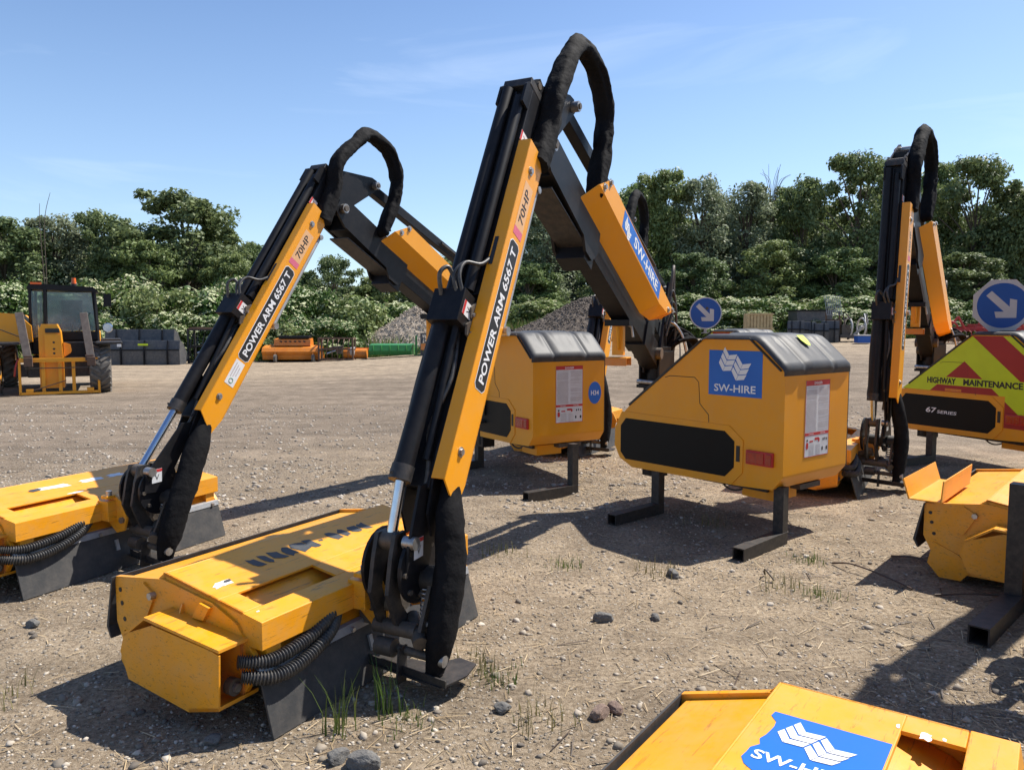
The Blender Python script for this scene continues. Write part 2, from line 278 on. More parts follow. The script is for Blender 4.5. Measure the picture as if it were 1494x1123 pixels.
def empty(name, loc=(0, 0, 0), rz=0):
    o = bpy.data.objects.new(name, None); scene.collection.objects.link(o); o.location = loc; o.rotation_euler = (0, 0, rz); o.empty_display_size = .3
    return o
def tag(o, label=None, cat=None, group=None, kind=None):
    for k, v in (('label', label), ('category', cat), ('group', group), ('kind', kind)):
        if v: o[k] = v
    return o
def copy_tree(o, parent=None):
    c = o.copy(); scene.collection.objects.link(c); c.parent = parent
    for ch in list(o.children): copy_tree(ch, c)
    return c
def fr(o, ex, ey, ez):
    m = Matrix.Identity(4)
    for i, a in enumerate((ex, ey, ez, o)):
        for j in range(3): m[j][i] = a[j]
    return m
X, Y, Z = Vector((1, 0, 0)), Vector((0, 1, 0)), Vector((0, 0, 1))
XZ = lambda a, b, t: (a, t, b)          # profile in x,z extruded along y
YZ = lambda a, b, t: (t, a, b)          # profile in y,z extruded along x
def smooth(a, b, x):
    t = max(0, min(1, (x - a) / (b - a))); return t * t * (3 - 2 * t)
def ground_h(x, y):
    return .045 * max(0, y - 15) * smooth(-10, 5, x) + .10 * math.exp(-((x - .45) ** 2 + (y - 7.15) ** 2) / .35) * -1 + .006 * noise.noise(Vector((x * .8, y * .8, 0))) + .004 * noise.noise(Vector((x * 4, y * 4, 3)))
def spline(pts, n=60):
    pts = [Vector(p) for p in pts]; out = []; m = len(pts) - 1
    for i in range(n + 1):
        t = i / n * m; k = min(int(t), m - 1); t -= k
        p0, p1, p2, p3 = pts[max(k - 1, 0)], pts[k], pts[k + 1], pts[min(k + 2, m)]
        out.append(.5 * ((2 * p1) + (p2 - p0) * t + (2 * p0 - 5 * p1 + 4 * p2 - p3) * t * t + (3 * p1 - p0 - 3 * p2 + p3) * t ** 3))
    return out

# ------------------------------------------------------------------ ground
def axis(lo, hi, fine0, fine1, st):
    a = [fine0]; d = st
    while a[-1] > lo: a.append(a[-1] - d); d *= 1.18
    a = a[::-1]; x = fine0
    while x < fine1: x += st; a.append(x)
    d = st
    while a[-1] < hi: a.append(a[-1] + d); d *= 1.18
    return a
xs = axis(-1500, 1500, -6, 7, .09); ys = axis(-300, 2500, 1.2, 12, .09)
gv = [(x, y, ground_h(x, min(y, 70))) for y in ys for x in xs]; nx = len(xs)
gf = [(j * nx + i, j * nx + i + 1, (j + 1) * nx + i + 1, (j + 1) * nx + i) for j in range(len(ys) - 1) for i in range(nx - 1)]
g = MB().add(gv, gf, 'ground', True).build('ground'); tag(g, 'sandy tan compacted gravel yard', 'ground', kind='structure')

def scatter(name, mat, verts, faces, items, label, cat):
    """items: (x,y,z,sx,sy,sz,yaw,tilt) -> one merged mesh"""
    B = np.array(verts, float); F = np.array(faces, int); n = len(items); it = np.array(items, float)
    ct, st = np.cos(it[:, 7]), np.sin(it[:, 7]); cy, sy = np.cos(it[:, 6]), np.sin(it[:, 6])
    P = B[None] * it[:, None, 3:6]
    x, y, z = P[..., 0], P[..., 1], P[..., 2]
    x, z = x * ct[:, None] + z * st[:, None], -x * st[:, None] + z * ct[:, None]
    x, y = x * cy[:, None] - y * sy[:, None], x * sy[:, None] + y * cy[:, None]
    V = np.stack([x + it[:, None, 0], y + it[:, None, 1], z + it[:, None, 2]], -1).reshape(-1, 3)
    FF = (F[None] + (np.arange(n) * len(B))[:, None, None]).reshape(-1, F.shape[1])
    me = bpy.data.meshes.new(name); me.vertices.add(len(V)); me.vertices.foreach_set('co', V.ravel()); k = F.shape[1]
    me.loops.add(FF.size); me.loops.foreach_set('vertex_index', FF.ravel().astype(np.int32)); me.polygons.add(len(FF))
    me.polygons.foreach_set('loop_start', np.arange(0, FF.size, k, dtype=np.int32)); me.polygons.foreach_set('loop_total', np.full(len(FF), k, dtype=np.int32))
    me.materials.append(M[mat]); me.update(calc_edges=True); me.validate()
    if label is None: return me
    return tag(link(name, me), label, cat, kind='stuff')
ph = (1 + 5 ** .5) / 2
ICO = [(-1, ph, 0), (1, ph, 0), (-1, -ph, 0), (1, -ph, 0), (0, -1, ph), (0, 1, ph), (0, -1, -ph), (0, 1, -ph), (ph, 0, -1), (ph, 0, 1), (-ph, 0, -1), (-ph, 0, 1)]
ICO = [tuple(np.array(v) / 1.9 * (1 + .28 * (((i * 37) % 11) / 11 - .5) * 2)) for i, v in enumerate(ICO)]
ICOF = [(0, 11, 5), (0, 5, 1), (0, 1, 7), (0, 7, 10), (0, 10, 11), (1, 5, 9), (5, 11, 4), (11, 10, 2), (10, 7, 6), (7, 1, 8), (3, 9, 4), (3, 4, 2), (3, 2, 6), (3, 6, 8), (3, 8, 9), (4, 9, 5), (2, 4, 11), (6, 2, 10), (8, 6, 7), (9, 8, 1)]
def pick_ground(y0, y1, power=1.0, spread=.78):
    y = y0 + (y1 - y0) * rnd.random() ** power; return rnd.uniform(-spread, spread) * y, y
def stones(n, y0, y1, s0, s1, power, clump=None):
    it = []
    while len(it) < n:
        x, y = pick_ground(y0, y1, power)
        if clump and noise.noise(Vector((x * .9, y * .9, 7))) * .5 + .5 < clump * rnd.random() + .15: continue
        s = s0 + (s1 - s0) * rnd.random() ** 3.5
        it.append((x, y, ground_h(x, y) + s * .12, s * rnd.uniform(.8, 1.5), s * rnd.uniform(.7, 1.2), s * rnd.uniform(.35, .75), rnd.uniform(0, 6.3), rnd.uniform(-.4, .4)))
    return it
scatter('gravel', 'stone', ICO, ICOF, stones(40000, 2, 9, .0025, .011, 1.4, .7) + stones(2200, 2, 9, .008, .026, 1.2, .9), 'loose mixed gravel strewn over the yard', 'gravel')
far = []
for x, y, z, a, b, c, d, e in stones(12000, 6.5, 15, .006, .030, 1.2, 1.0):
    if x < 1.8 or y > 11: far.append((x, y, z, a, b, c, d, e))
scatter('pale_gravel', 'stone_pale', ICO, ICOF, far, 'pale loose stones on the brown lane', 'gravel')
blade = [(-.5, 0, 0), (.5, 0, 0), (.5, .06, .02), (-.5, .06, .02)]
it = []
for k in range(17000):
    x, y = pick_ground(2, 9, 1.1)
    dense = .5 + .5 * noise.noise(Vector((x * .6, y * .6, 21)))
    if rnd.random() > .12 + .5 * smooth(.3, 3, x) + .5 * dense * dense: continue
    L = rnd.uniform(.02, .1) * (1.6 if rnd.random() < .1 else 1); it.append((x, y, ground_h(x, y) + .004 + rnd.random() * .006, L, rnd.uniform(.03, .07), .05, rnd.uniform(0, 6.3), rnd.uniform(-.15, .15)))
for k in range(2600):                                    # straw spilled beyond the mowers
    x, y = rnd.gauss(-.6, .9), rnd.gauss(8.7, .7)
    if k % 2: x, y = rnd.gauss(1.1, .5), rnd.gauss(7.9, .8)
    it.append((x, y, ground_h(x, y) + .006, rnd.uniform(.03, .13), .07, .05, rnd.uniform(0, 6.3), rnd.uniform(-.2, .2)))
scatter('straw', 'straw', blade, [(0, 1, 2, 3)], it, 'dry straw and hay clippings scattered on the gravel', 'straw')
it = []
for k in range(700):
    x, y = pick_ground(2, 8, 1.1)
    if rnd.random() > .15 + .8 * smooth(-.2, 2.2, x): continue
    it.append((x, y, ground_h(x, y) + .008, rnd.uniform(.04, .2), rnd.uniform(.06, .14), .06, rnd.uniform(0, 6.3), rnd.uniform(-.1, .1)))
scatter('twigs', 'twig', blade, [(0, 1, 2, 3)], it, 'thin dark twigs and dead stalks lying on the gravel', 'twigs')

# curved dead stalks as things would be clutter; grass tufts are things one can point at
def tuft_mesh(n, h, spread, mat, seed, wide=.004):
    r = random.Random(seed); b = MB()
    for k in range(n):
        a = r.uniform(0, 6.28); L = h * r.uniform(.4, 1); lean = r.uniform(.05, .5); bx, by = r.gauss(0, spread), r.gauss(0, spread); w = wide * r.uniform(.6, 1.3)
        px, py = -math.sin(a) * w, math.cos(a) * w; v = []
        for t in (0, .35, .7, 1):
            ox = math.cos(a) * lean * L * t * t; oy = math.sin(a) * lean * L * t * t; q = 1 - t * .92
            v += [(bx + ox - px * q, by + oy - py * q, L * t * (1 - .25 * lean * t)), (bx + ox + px * q, by + oy + py * q, L * t * (1 - .25 * lean * t))]
        b.add(v, [(0, 1, 3, 2), (2, 3, 5, 4), (4, 5, 7, 6)], mat)
    return b.mesh('grass_tuft')
TU = [tuft_mesh(26, .26, .03, 'grass', 1), tuft_mesh(60, .07, .06, 'grass', 2, .003), tuft_mesh(45, .12, .07, 'drygrass', 3, .003)]
for k, (x, y, s, lab) in enumerate([(-.675, 2.86, 0, 'tall green grass tuft in front of the near mower flap'), (-.52, 3.02, 0, 'smaller green grass tuft at the near mower flap edge'), (-.43, 2.95, 1, 'low green weed right of the tall grass tufts'),
        (-.19, 3.42, 2, 'yellowing grass tuft beside the near skid plate'), (-.08, 3.3, 1, 'bright green weed patch right of the near skid plate'), (.12, 2.93, 2, 'pale dry tuft in front of the pair of brown stones'),
        (1.62, 5.95, 2, 'dry grass tuft between the two legs of the near cowl'), (1.82, 4.35, 1, 'flat green weed patch right of the near cowl foot'), (1.65, 4.5, 2, 'thin dry tuft right of the near cowl foot'),
        (.35, 4.9, 1, 'small weed in the open gravel left of the near cowl foot'), (2.02, 5.0, 1, 'tiny weed by the near cowl front leg'), (-2.2, 3.1, 2, 'thin grass tuft in the shadow at the lower left'), (.95, 4.75, 2, 'sparse tuft left of the cowl foot in its shadow'), (-.1, 5.2, 2, 'sparse weed right of the near arm base')]):
    o = link('grass_tuft', TU[s]); o.location = (x, y, 0); o.rotation_euler.z = k * 1.3; tag(o, lab, 'grass tuft', 'weeds growing through the gravel')
def rock_mesh(seed):
    import bmesh
    bm = bmesh.new(); bmesh.ops.create_icosphere(bm, subdivisions=4, radius=1); q = Vector((seed * 7.3, seed * 3.1, 0)); r = random.Random(seed)
    cuts = [(Vector((r.gauss(0, 1), r.gauss(0, 1), r.gauss(0, 1))).normalized(), r.uniform(.55, .85)) for _ in range(9)]
    for v in bm.verts:
        for n_, d_ in cuts:
            e = v.co.dot(n_) - d_
            if e > 0: v.co -= n_ * e * .9
        v.co *= 1 + .10 * noise.noise(v.co * 2 + q) + .05 * noise.noise(v.co * 7 + q)
    me = bpy.data.meshes.new('rock'); bm.to_mesh(me); bm.free(); me.materials.append(M['stone_dark' if seed % 3 else 'stone_brown']); return me
M['stone_dark'] = surf('slate_grey_stone', (.10, .10, .10), (.17, .165, .155), .85, scale=3, bump=.6, bscale=14, dirt=(.3, .25, .18), dirt_amt=.4)
M['stone_brown'] = surf('reddish_brown_stone', (.16, .11, .09), (.26, .18, .14), .85, scale=3, bump=.6, bscale=14, dirt=(.3, .25, .18), dirt_amt=.3)
RK = [rock_mesh(k) for k in range(4)]
for k, (x, y, s, m, lab) in enumerate([(.495, 3.98, .045, 1, 'dark jagged rock in the open gravel right of the near arm base'), (.36, 2.98, .04, 3, 'reddish brown stone, larger of the pair at the bottom edge middle'), (.43, 3.02, .033, 3, 'reddish brown stone, smaller of the pair at the bottom edge middle'),
        (-.54, 2.62, .052, 1, 'rounded grey rock at the bottom edge below the grass tufts'), (-.64, 2.66, .04, 2, 'flat grey rock left of the rounded grey rock'), (1.03, 4.7, .045, 1, 'dark stone in front of the cowl shadow'), (-.04, 3.02, .033, 2, 'flat slate grey stone left of the brown pair'),
        (-1.15, 2.78, .03, 2, 'small dark stone below the near belt guard'), (.78, 4.0, .03, 1, 'small dark stone right of the jagged rock'), (-2.55, 3.9, .035, 2, 'small grey stone in front of the far flap')]):
    o = link('rock', RK[m]); o.location = (x, y, s * .35); o.scale = (s * 1.25, s, s * .8); o.rotation_euler.z = k; tag(o, lab, 'rock', 'rocks on the gravel')
for k, (pts, lab) in enumerate([([(2.15, 4.95, .01), (2.22, 4.8, .05), (2.35, 4.6, .03), (2.42, 4.45, .01)], 'thick dead stalk curving over the gravel right of the cowl leg'), ([(2.62, 5.1, .01), (2.72, 4.95, .04), (2.8, 4.8, .015)], 'short dead stalk left of the far right mower head'), ([(2.5, 4.35, .01), (2.8, 4.3, .03), (3.2, 4.2, .01)], 'dead stalk lying in the shade of the right mower head'), ([(1.62, 4.72, .01), (1.6, 4.66, .06), (1.63, 4.58, .02)], 'dry stem standing against the cowl foot end')]):
    o = MB().tube(spline([(a, b, c + ground_h(a, b)) for a, b, c in pts], 14), .006, 'twig', 6, wob=.3).build('dead_stalk'); tag(o, lab, 'stalk', 'dead stalks on the gravel')
# ------------------------------------------------------------------ flail mower head (frame: x along the rotor, y to the rear, z up)
def head_parts(variant):
    P = []
    b = MB()
    prof = [(.98, .46), (.98, .30), (.90, .17), (.80, .12), (.30, .13), (.14, .20), (.09, .27), (.22, .40), (.34, .46), (.66, .505)]
    b.prism(prof, YZ, .02, 1.48, 'yellow')
    ep = [(1.0, .475), (1.0, .27), (.93, .13), (.80, .06), (.34, .06), (.16, .14), (.07, .27), (.20, .42), (.34, .475), (.66, .52)]
    b.prism(ep, YZ, -.012, .012, 'yellow'); b.prism(ep, YZ, 1.488, 1.512, 'yellow')
    P.append(('housing', b, .004))
    b = MB()                                                     # raised top frame with two slots and front beam
    top = lambda y: .452 + (y - .08) * (.545 - .452) / .58
    def strip(x0, x1, y0, y1, th=.012):
        b.prism([(y0, top(y0)), (y1, top(y1)), (y1, top(y1) - th), (y0, top(y0) - th)], YZ, x0, x1, 'yellow')
    strip(.0, 1.5, .32, .66); strip(.0, .10, .172, .32); strip(.55, .95, .172, .32); strip(1.4, 1.5, .172, .32)
    b.prism([(.06, top(.06)), (.17, top(.17)), (.17, .34), (.06, .335)], YZ, -.004, 1.504, 'yellow')
    for x in (0, 1.494): b.prism([(.172, top(.172)), (.66, top(.66)), (.72, .50), (.60, .40), (.172, .335)], YZ, x, x + .008, 'yellow')
    b.prism([(.64, .50), (.66, .545), (.668, .545), (.668, .495)], YZ, 0, 1.5, 'yellow')
    for x in (.05, 1.42): b.box((x + .02, .11, .30), (.08, .07, .075), 'yellow')
    for x in (.3, 1.2): b.box((x, .19, .40), (.012, .03, .06), 'yellow')
    P.append(('top_frame', b, .003))
    b = MB()                                                     # belt guard on the left end
    fp = [(.74, .31), (.55, .385), (.18, .36), (.14, .35), (.15, .13), (.33, .08), (.72, .12), (.77, .23)]
    b.prism(fp, YZ, -.150, -.142, 'yellow')
    b.prism([(.60, .41), (.14, .372), (.14, .36), (.60, .398)], YZ, -.15, .04, 'yellow')
    b.prism([(.75, .31), (.60, .41), (.60, .398), (.74, .30)], YZ, -.15, .0, 'yellow')
    b.prism([(.15, .145), (.33, .095), (.33, .08), (.15, .13)], YZ, -.15, .05, 'yellow')
    b.prism([(.16, .36), (.16, .14), (.172, .14), (.172, .36)], YZ, -.02, .0, 'orange')
    b.prism([(.45, .40), (.40, .47), (.34, .46), (.38, .40)], YZ, -.03, -.0, 'yellow')
    b.prism([(-.14, .14), (.02, .14), (.02, .44), (-.02, .44)], lambda a, c, t: (a, .52 + t, c), 0, .008, 'yellow')
    b.cyl((-.06, .155, .19), (-.06, .19, .19), .035, 'castiron'); b.cyl((-.06, .14, .19), (-.06, .19, .19), .018, 'steel', 6)
    b.cyl((.005, .90, .43), (-.03, .90, .43), .0, 'ink', 6, .0001)
    P.append(('belt_guard', b, .003))
    for y, z in ((.965, .42), (.955, .36), (.94, .29)): P.append(('bolt_hole', MB().cyl((-.0125, y, z), (-.014, y, z), .011, 'ink', 10), 0))
    P.append(('bolt', MB().cyl((-.04, .72, .44), (.01, .72, .44), .017, 'steel', 6), 0)); P.append(('stiffener', MB().box((-.018, .78, .40), (.012, .09, .15), 'yellow', Matrix.Rotation(.5, 3, 'X')), 0))
    for x in (.3, .75, 1.2): P.append(('bolt', MB().cyl((x, .065, .285), (x, .045, .28), .012, 'steel', 6), 0))
    b = MB()                                                     # front flap hanging to the ground, rear flap
    b.prism([(.075, .262), (.065, .262), (-.01, .006), (.0, .004)], YZ, -.02, 1.5, 'rubber')
    for k in range(46): b.box((.02 + k * .0115, .060 - .003, .236 - (k % 2) * .004), (.006, .006, .022), 'rubber', Matrix.Rotation(-.28, 3, 'X'))
    b.box((.62, .028, .16), (.022, .012, .07), 'galv', Matrix.Rotation(-.28, 3, 'X'))
    P.append(('front_flap', b, 0))
    b = MB(); b.prism([(.085, .275), (.062, .27), (.052, .235), (.059, .233)], YZ, -.022, 1.502, 'galv')
    for k in range(7): b.cyl((.06 + k * .23, .070, .252), (.06 + k * .23, .042, .246), .012, 'steel', 8)
    P.append(('flap_strip', b, .001))
    b = MB(); b.prism([(.995, .475), (1.003, .475), (1.055, .24), (1.03, .19), (1.02, .19), (1.04, .24)], YZ, -.03, 1.53, 'rubber'); P.append(('rear_flap', b, 0))
    b = MB(); b.cyl((.03, .80, .085), (1.47, .80, .085), .07, 'black_dull', 20); b.cyl((.0, .80, .085), (1.5, .80, .085), .025, 'castiron', 12)
    for x in (-.02, 1.51): b.prism([(.94, .24), (.97, .10), (.90, .02), (.78, .02), (.72, .10), (.80, .18)], YZ, x, x + .012, 'yellow')
    P.append(('roller', b, 0))
    b = MB(); b.cyl((.03, .42, .17), (1.47, .42, .17), .07, 'rust', 14)
    for k in range(22): b.box((.08 + k * .064, .42 + .08 * math.cos(k * 2.1), .17 + .08 * math.sin(k * 2.1)), (.03, .05, .05), 'rust', Matrix.Rotation(k * 2.1, 3, 'X'))
    P.append(('flail_rotor', b, 0))
    for q in (0, 1):                                             # two ribbed drive hoses
        b = MB(); o = q * .055
        pts = spline([(-.07, .13 - q * .02, .30 - o), (.03, .06 - q * .035, .285 - o), (.2, .05 - q * .03, .30 - o), (.38, .07 - q * .02, .34 - o * .8), (.55, .16, .39 - o * .6), (.68, .24, .40)], 420)
        b.tube(pts, lambda t: .0245 + (.0045 * math.sin(t * 420 * .9) if t < .72 - q * .1 or q else 0), 'hose', 14)
        P.append(('ribbed_hose', b, 0))
    b = MB()                                                     # carrier bracket between frame and arm
    for x in (.60, .90): b.prism([(.10, .46), (.02, .50), (-.05, .46), (-.10, .36), (-.07, .27), (.0, .25), (.10, .33)], YZ, x, x + .016, 'yellow')
    b.box((.76, .015, .42), (.32, .10, .012), 'yellow'); b.box((.58, .045, .40), (.08, .10, .13), 'yellow')
    b.cyl((.57, .02, .50), (.57, .02, .53), .02, 'steel', 6); b.cyl((.585, -.06, .34), (.60, -.06, .34), .022, 'steel', 6); b.box((.57, .03, .49), (.06, .06, .02), 'yellow')
    P.append(('carrier_bracket', b, .003))
    tz = lambda y: top(y) + .0012
    def torn(cx, cy, w, h, mat, seed, n=11, dz=0):
        b = MB(); P.append(('torn_letter' if mat == 'greysticker' else 'worn_sticker', b, 0)); r = random.Random(seed); pl = []
        for k in range(n):
            a = 2 * math.pi * k / n; e = 1 / max(abs(math.cos(a)), abs(math.sin(a))); q = r.uniform(.55, 1.0) * e
            pl.append((cx + w / 2 * math.cos(a) * q, cy + h / 2 * math.sin(a) * q))
        b.add([(x, y, tz(y) + dz) for x, y in pl], [tuple(range(n))], mat)
    if variant == 'worn':
        for i, (cx, w) in enumerate([(.36, .05), (.43, .05), (.50, .06), (.575, .05), (.66, .08), (.73, .05), (.80, .025), (.90, .06), (.97, .05), (1.06, .07), (1.13, .05)]): torn(cx, .50, w * 1.35, .115 if i not in (6,) else .02, 'greysticker', 30 + i, 9)
        torn(.11, .42, .11, .05, 'white', 5, 16); torn(.14, .43, .05, .025, 'greysticker', 6, 9, .001); torn(.05, .14, .02, .012, 'white', 8)
    elif variant == 'pale':
        for i, (cx, w) in enumerate([(.52, .26), (.80, .2), (.98, .15)]): torn(cx, .50, w, .07, 'white', 50 + i, 14)
        torn(.40, .505, .12, .06, 'greysticker', 3, 6, .001); torn(.03, .38, .12, .05, 'white', 5, 15); torn(.56, .33, .14, .03, 'white', 9, 12)
    elif variant == 'blue':
        b = MB(); P.append(('company_label', b, 0)); r = random.Random(4); edge = [(.87 + .44 * k / 16, .615 + r.uniform(-.018, .012) - (.03 if k < 5 else 0)) for k in range(17)]
        pl = [(.87, .325), (1.31, .325)] + edge[::-1]; b.add([(x, y, tz(y)) for x, y in pl], [tuple(range(len(pl)))], 'blue')
        hire_logo(b, (1.20, .485, tz(.485) + .001), (0, -1, -.16), (1, 0, 0), .20, 'white')
        b.text('SW-HIRE', .045, 'text', (1.065, .485, tz(.485) + .0015), (0, -1, -.16), (1, 0, 0), w=.24, bold=.02)
        torn(1.42, .33, .03, .012, 'white', 4); torn(1.40, .26, .05, .03, 'white', 5, 14); torn(1.41, .22, .02, .012, 'white', 6)
    else: b = MB(); P.append(('info_plate', b, 0)); b.add([(x, y, tz(y)) for x, y in ((.28, .38), (.50, .38), (.50, .52), (.28, .52))], [(0, 1, 2, 3)], 'galv'); torn(.39, .45, .16, .08, 'white', 3, 12, .001)
    if variant == 'channel':                                     # bent guard channel lying over the rear edge
        b = MB(); s2 = [(1.115, .625), (1.123, .62), (1.085, .495), (.895, .495), (.885, .635), (.893, .635), (.903, .503), (1.078, .503)]
        b.prism(s2, YZ, -.06, .74, 'yellow')
        P.append(('guard_channel', b, .003))
    return P
def hire_logo(b, o, ux, uy, w, mat):
    """wave of four columns of three slanted bars"""
    o, ux, uy = Vector(o), Vector(ux).normalized(), Vector(uy).normalized(); nn = ux.cross(uy).normalized()
    cols = [[(388, 165), (478, 322), (437, 398), (350, 245)], [(484, 318), (650, 308), (612, 396), (443, 400)], [(660, 330), (764, 488), (720, 573), (626, 402)], [(770, 487), (945, 473), (892, 560), (728, 573)]]
    for q in cols:
        for k in range(3):
            pts = [((a - 45 * k - 605) / 690, -(c + 103 * k - 470) / 690 + .05 * (a - 605) / 690) for a, c in q]
            b.add([o + ux * a * w + uy * e * w + nn * .0006 for a, e in pts], [(3, 2, 1, 0)], mat)
# ------------------------------------------------------------------ engine cowl (frame: x across, y away along its side, z up)
SIDE = [(0, .50), (0, 1.26), (.25, 1.49), (.72, 1.49), (1.50, .90), (1.60, .80), (1.65, .68), (1.65, .53), (1.58, .42), (1.46, .365), (.37, .385), (.08, .40)]
def cowl_shell():
    b = MB(); b.prism([(s, z) for s, z in SIDE], YZ, 0, .88, 'yellow_clean')
    return b
def cowl_panel():
    b = MB()
    b.prism([(1.66, .70), (1.58, .845), (.46, .835), (.335, .735), (.335, .49), (.43, .385), (1.46, .372), (1.60, .43), (1.665, .54)], YZ, -.007, .0, 'yellow_clean')
    return b
def cowl_grille():
    b = MB(); b.prism([(1.53, .79), (.50, .79), (.41, .72), (.41, .52), (.49, .44), (1.53, .43), (1.59, .49), (1.59, .72)], YZ, -.010, -.0072, 'grill')
    b.box((-.009, .375, .63), (.006, .03, .12), 'ink')
    return b
def cowl_seams():
    b = MB(); b.tube([(-.0005, a, c) for a, c in [(1.10, 1.17), (1.05, 1.185), (.80, 1.185), (.76, 1.15), (.745, .98), (.66, .90), (.655, .84)]], .0028, 'ink', 6, smooth=False)
    return b
def cowl_edge_a():
    b = MB(); b.bar((.001, .30, 1.502), (.001, .03, 1.272), .012, .03, 'ink', (1, 0, 0)); return b
def cowl_edge_b():
    b = MB(); b.bar((.0, .74, 1.482), (.0, 1.5, .908), .02, .012, 'ink', (1, 0, 0)); return b
def cowl_edge_c():
    b = MB(); b.box((.882, .008, .88), (.012, .016, .77), 'ink'); return b
def cowl_cap():
    path = [(-.001, 1.235), (-.001, 1.265), (.012, 1.285), (.04, 1.31), (.08, 1.347), (.14, 1.402), (.20, 1.455), (.235, 1.482), (.27, 1.492), (.32, 1.494), (.40, 1.494), (.50, 1.494), (.60, 1.494), (.68, 1.494), (.73, 1.482), (.76, 1.46)]
    n = len(path); nw = 60; b = MB(); v = []
    for i, (s, z) in enumerate(path):
        a, c = path[max(i - 1, 0)], path[min(i + 1, n - 1)]; d = Vector((c[0] - a[0], c[1] - a[1])).normalized(); nn = (-d.y, d.x)
        end = min(1, i / 2) * min(1, (n - 1 - i) / 2)
        for k in range(nw + 1):
            w = -.018 + .916 * k / nw; e = max(0, (abs(w - .44) - .388) / .07); off = .036 * math.sqrt(max(0, 1 - e * e))
            for rc in (.24, .64): off -= .014 * math.exp(-((w - rc) / .018) ** 2)
            off += .010 * smooth(.26, .32, w) * smooth(.62, .56, w)
            if 1 < i: off -= .007 * (math.exp(-((math.hypot(w - .44, s - .25) - .12) / .012) ** 2)); off -= .012 * (math.hypot(w - .15, s - .20) < .03); off -= .012 * (math.hypot(w - .73, s - .20) < .03)
            off *= end; v.append((w, s + nn[0] * off, z + nn[1] * off))
    b.add(v, [(i * (nw + 1) + k, i * (nw + 1) + k + 1, (i + 1) * (nw + 1) + k + 1, (i + 1) * (nw + 1) + k) for i in range(n - 1) for k in range(nw)], 'cap', True)
    return b
def clip(poly, a, b_, c):                      # keep a*x+b*y<=c
    out = []
    for i, p in enumerate(poly):
        q = poly[(i + 1) % len(poly)]; dp = a * p[0] + b_ * p[1] - c; dq = a * q[0] + b_ * q[1] - c
        if dp <= 0: out.append(p)
        if dp * dq < 0: t = dp / (dp - dq); out.append((p[0] + (q[0] - p[0]) * t, p[1] + (q[1] - p[1]) * t))
    return out
US, UZ = (0, -1, 0), (0, 0, 1)                # side face sticker axes
def danger_label():
    b = MB(); o = Vector((.435, -.0005, .905)); b.plate(o, X, Z, .33, .57, 'white')
    q = o + Vector((0, -.0022, 0)); b.plate(q + Vector((0, 0, .265)), X, Z, .325, .036, 'redprint', .0005); b.plate(q + Vector((0, 0, -.115)), X, Z, .325, .022, 'redprint', .0005)
    b.text('DANGER', .02, 'text', q + Vector((.0, -.001, .265)), X, Z, w=.11, bold=.02)
    b.text('DANGER', .012, 'text', q + Vector((-.08, -.001, -.115)), X, Z); b.text('DANGER', .012, 'text', q + Vector((.08, -.001, -.115)), X, Z)
    for x, y, w, h in ((0, .284, .33, .004), (0, -.284, .33, .004), (-.1635, 0, .004, .57), (.1635, 0, .004, .57)): b.plate(q + Vector((x, 0, y)), X, Z, w, h, 'redprint', .0004)
    r = random.Random(2)
    for cx in (-.082, .082):
        z = .232
        while z > -.095:
            if r.random() < .12: z -= .008
            b.plate(q + Vector((cx, 0, z)), X, Z, .145 * r.uniform(.88, 1), .0035, 'print', .0004); z -= .0083
    for cx, cz, w, h, m in ((-.13, -.20, .03, .05, 'redprint'), (-.13, -.16, .02, .015, 'ink'), (-.075, -.17, .05, .012, 'redprint'), (.0, -.155, .06, .02, 'redprint'), (.03, -.165, .02, .03, 'redprint'), (.09, -.165, .014, .02, 'ink'), (.115, -.162, .012, .02, 'ink'), (.14, -.165, .01, .02, 'ink'), (.08, -.235, .018, .03, 'ink'), (.14, -.235, .02, .03, 'ink')): b.plate(q + Vector((cx, 0, cz)), X, Z, w, h, m, .0005, cut=min(w, h) * .3)
    for k in range(9): b.plate(q + Vector((-.07 + .0, 0, -.195 - k * .009)), X, Z, .07, .003, 'print', .0004); b.plate(q + Vector((.02, 0, -.20 - k * .009)), X, Z, .06, .003, 'print', .0004)
    return b
def tail_light():
    b = MB(); b.box((-.012, .185, .62), (.024, .225, .105), 'redprint'); b.box((-.026, .215, .62), (.010, .145, .085), 'redlamp'); b.box((-.026, .105, .62), (.010, .05, .085), 'redlamp')
    return b
def hire_label():
    b = MB(); o = Vector((-.0005, .425, 1.235)); b.plate(o, US, UZ, .475, .345, 'blue', .0015)
    hire_logo(b, o + Vector((-.002, 0, .075)), US, UZ, .29, 'text'); b.text('SW-HIRE', .058, 'text', o + Vector((-.0024, 0, -.115)), US, UZ, w=.37, bold=.018)
    return b
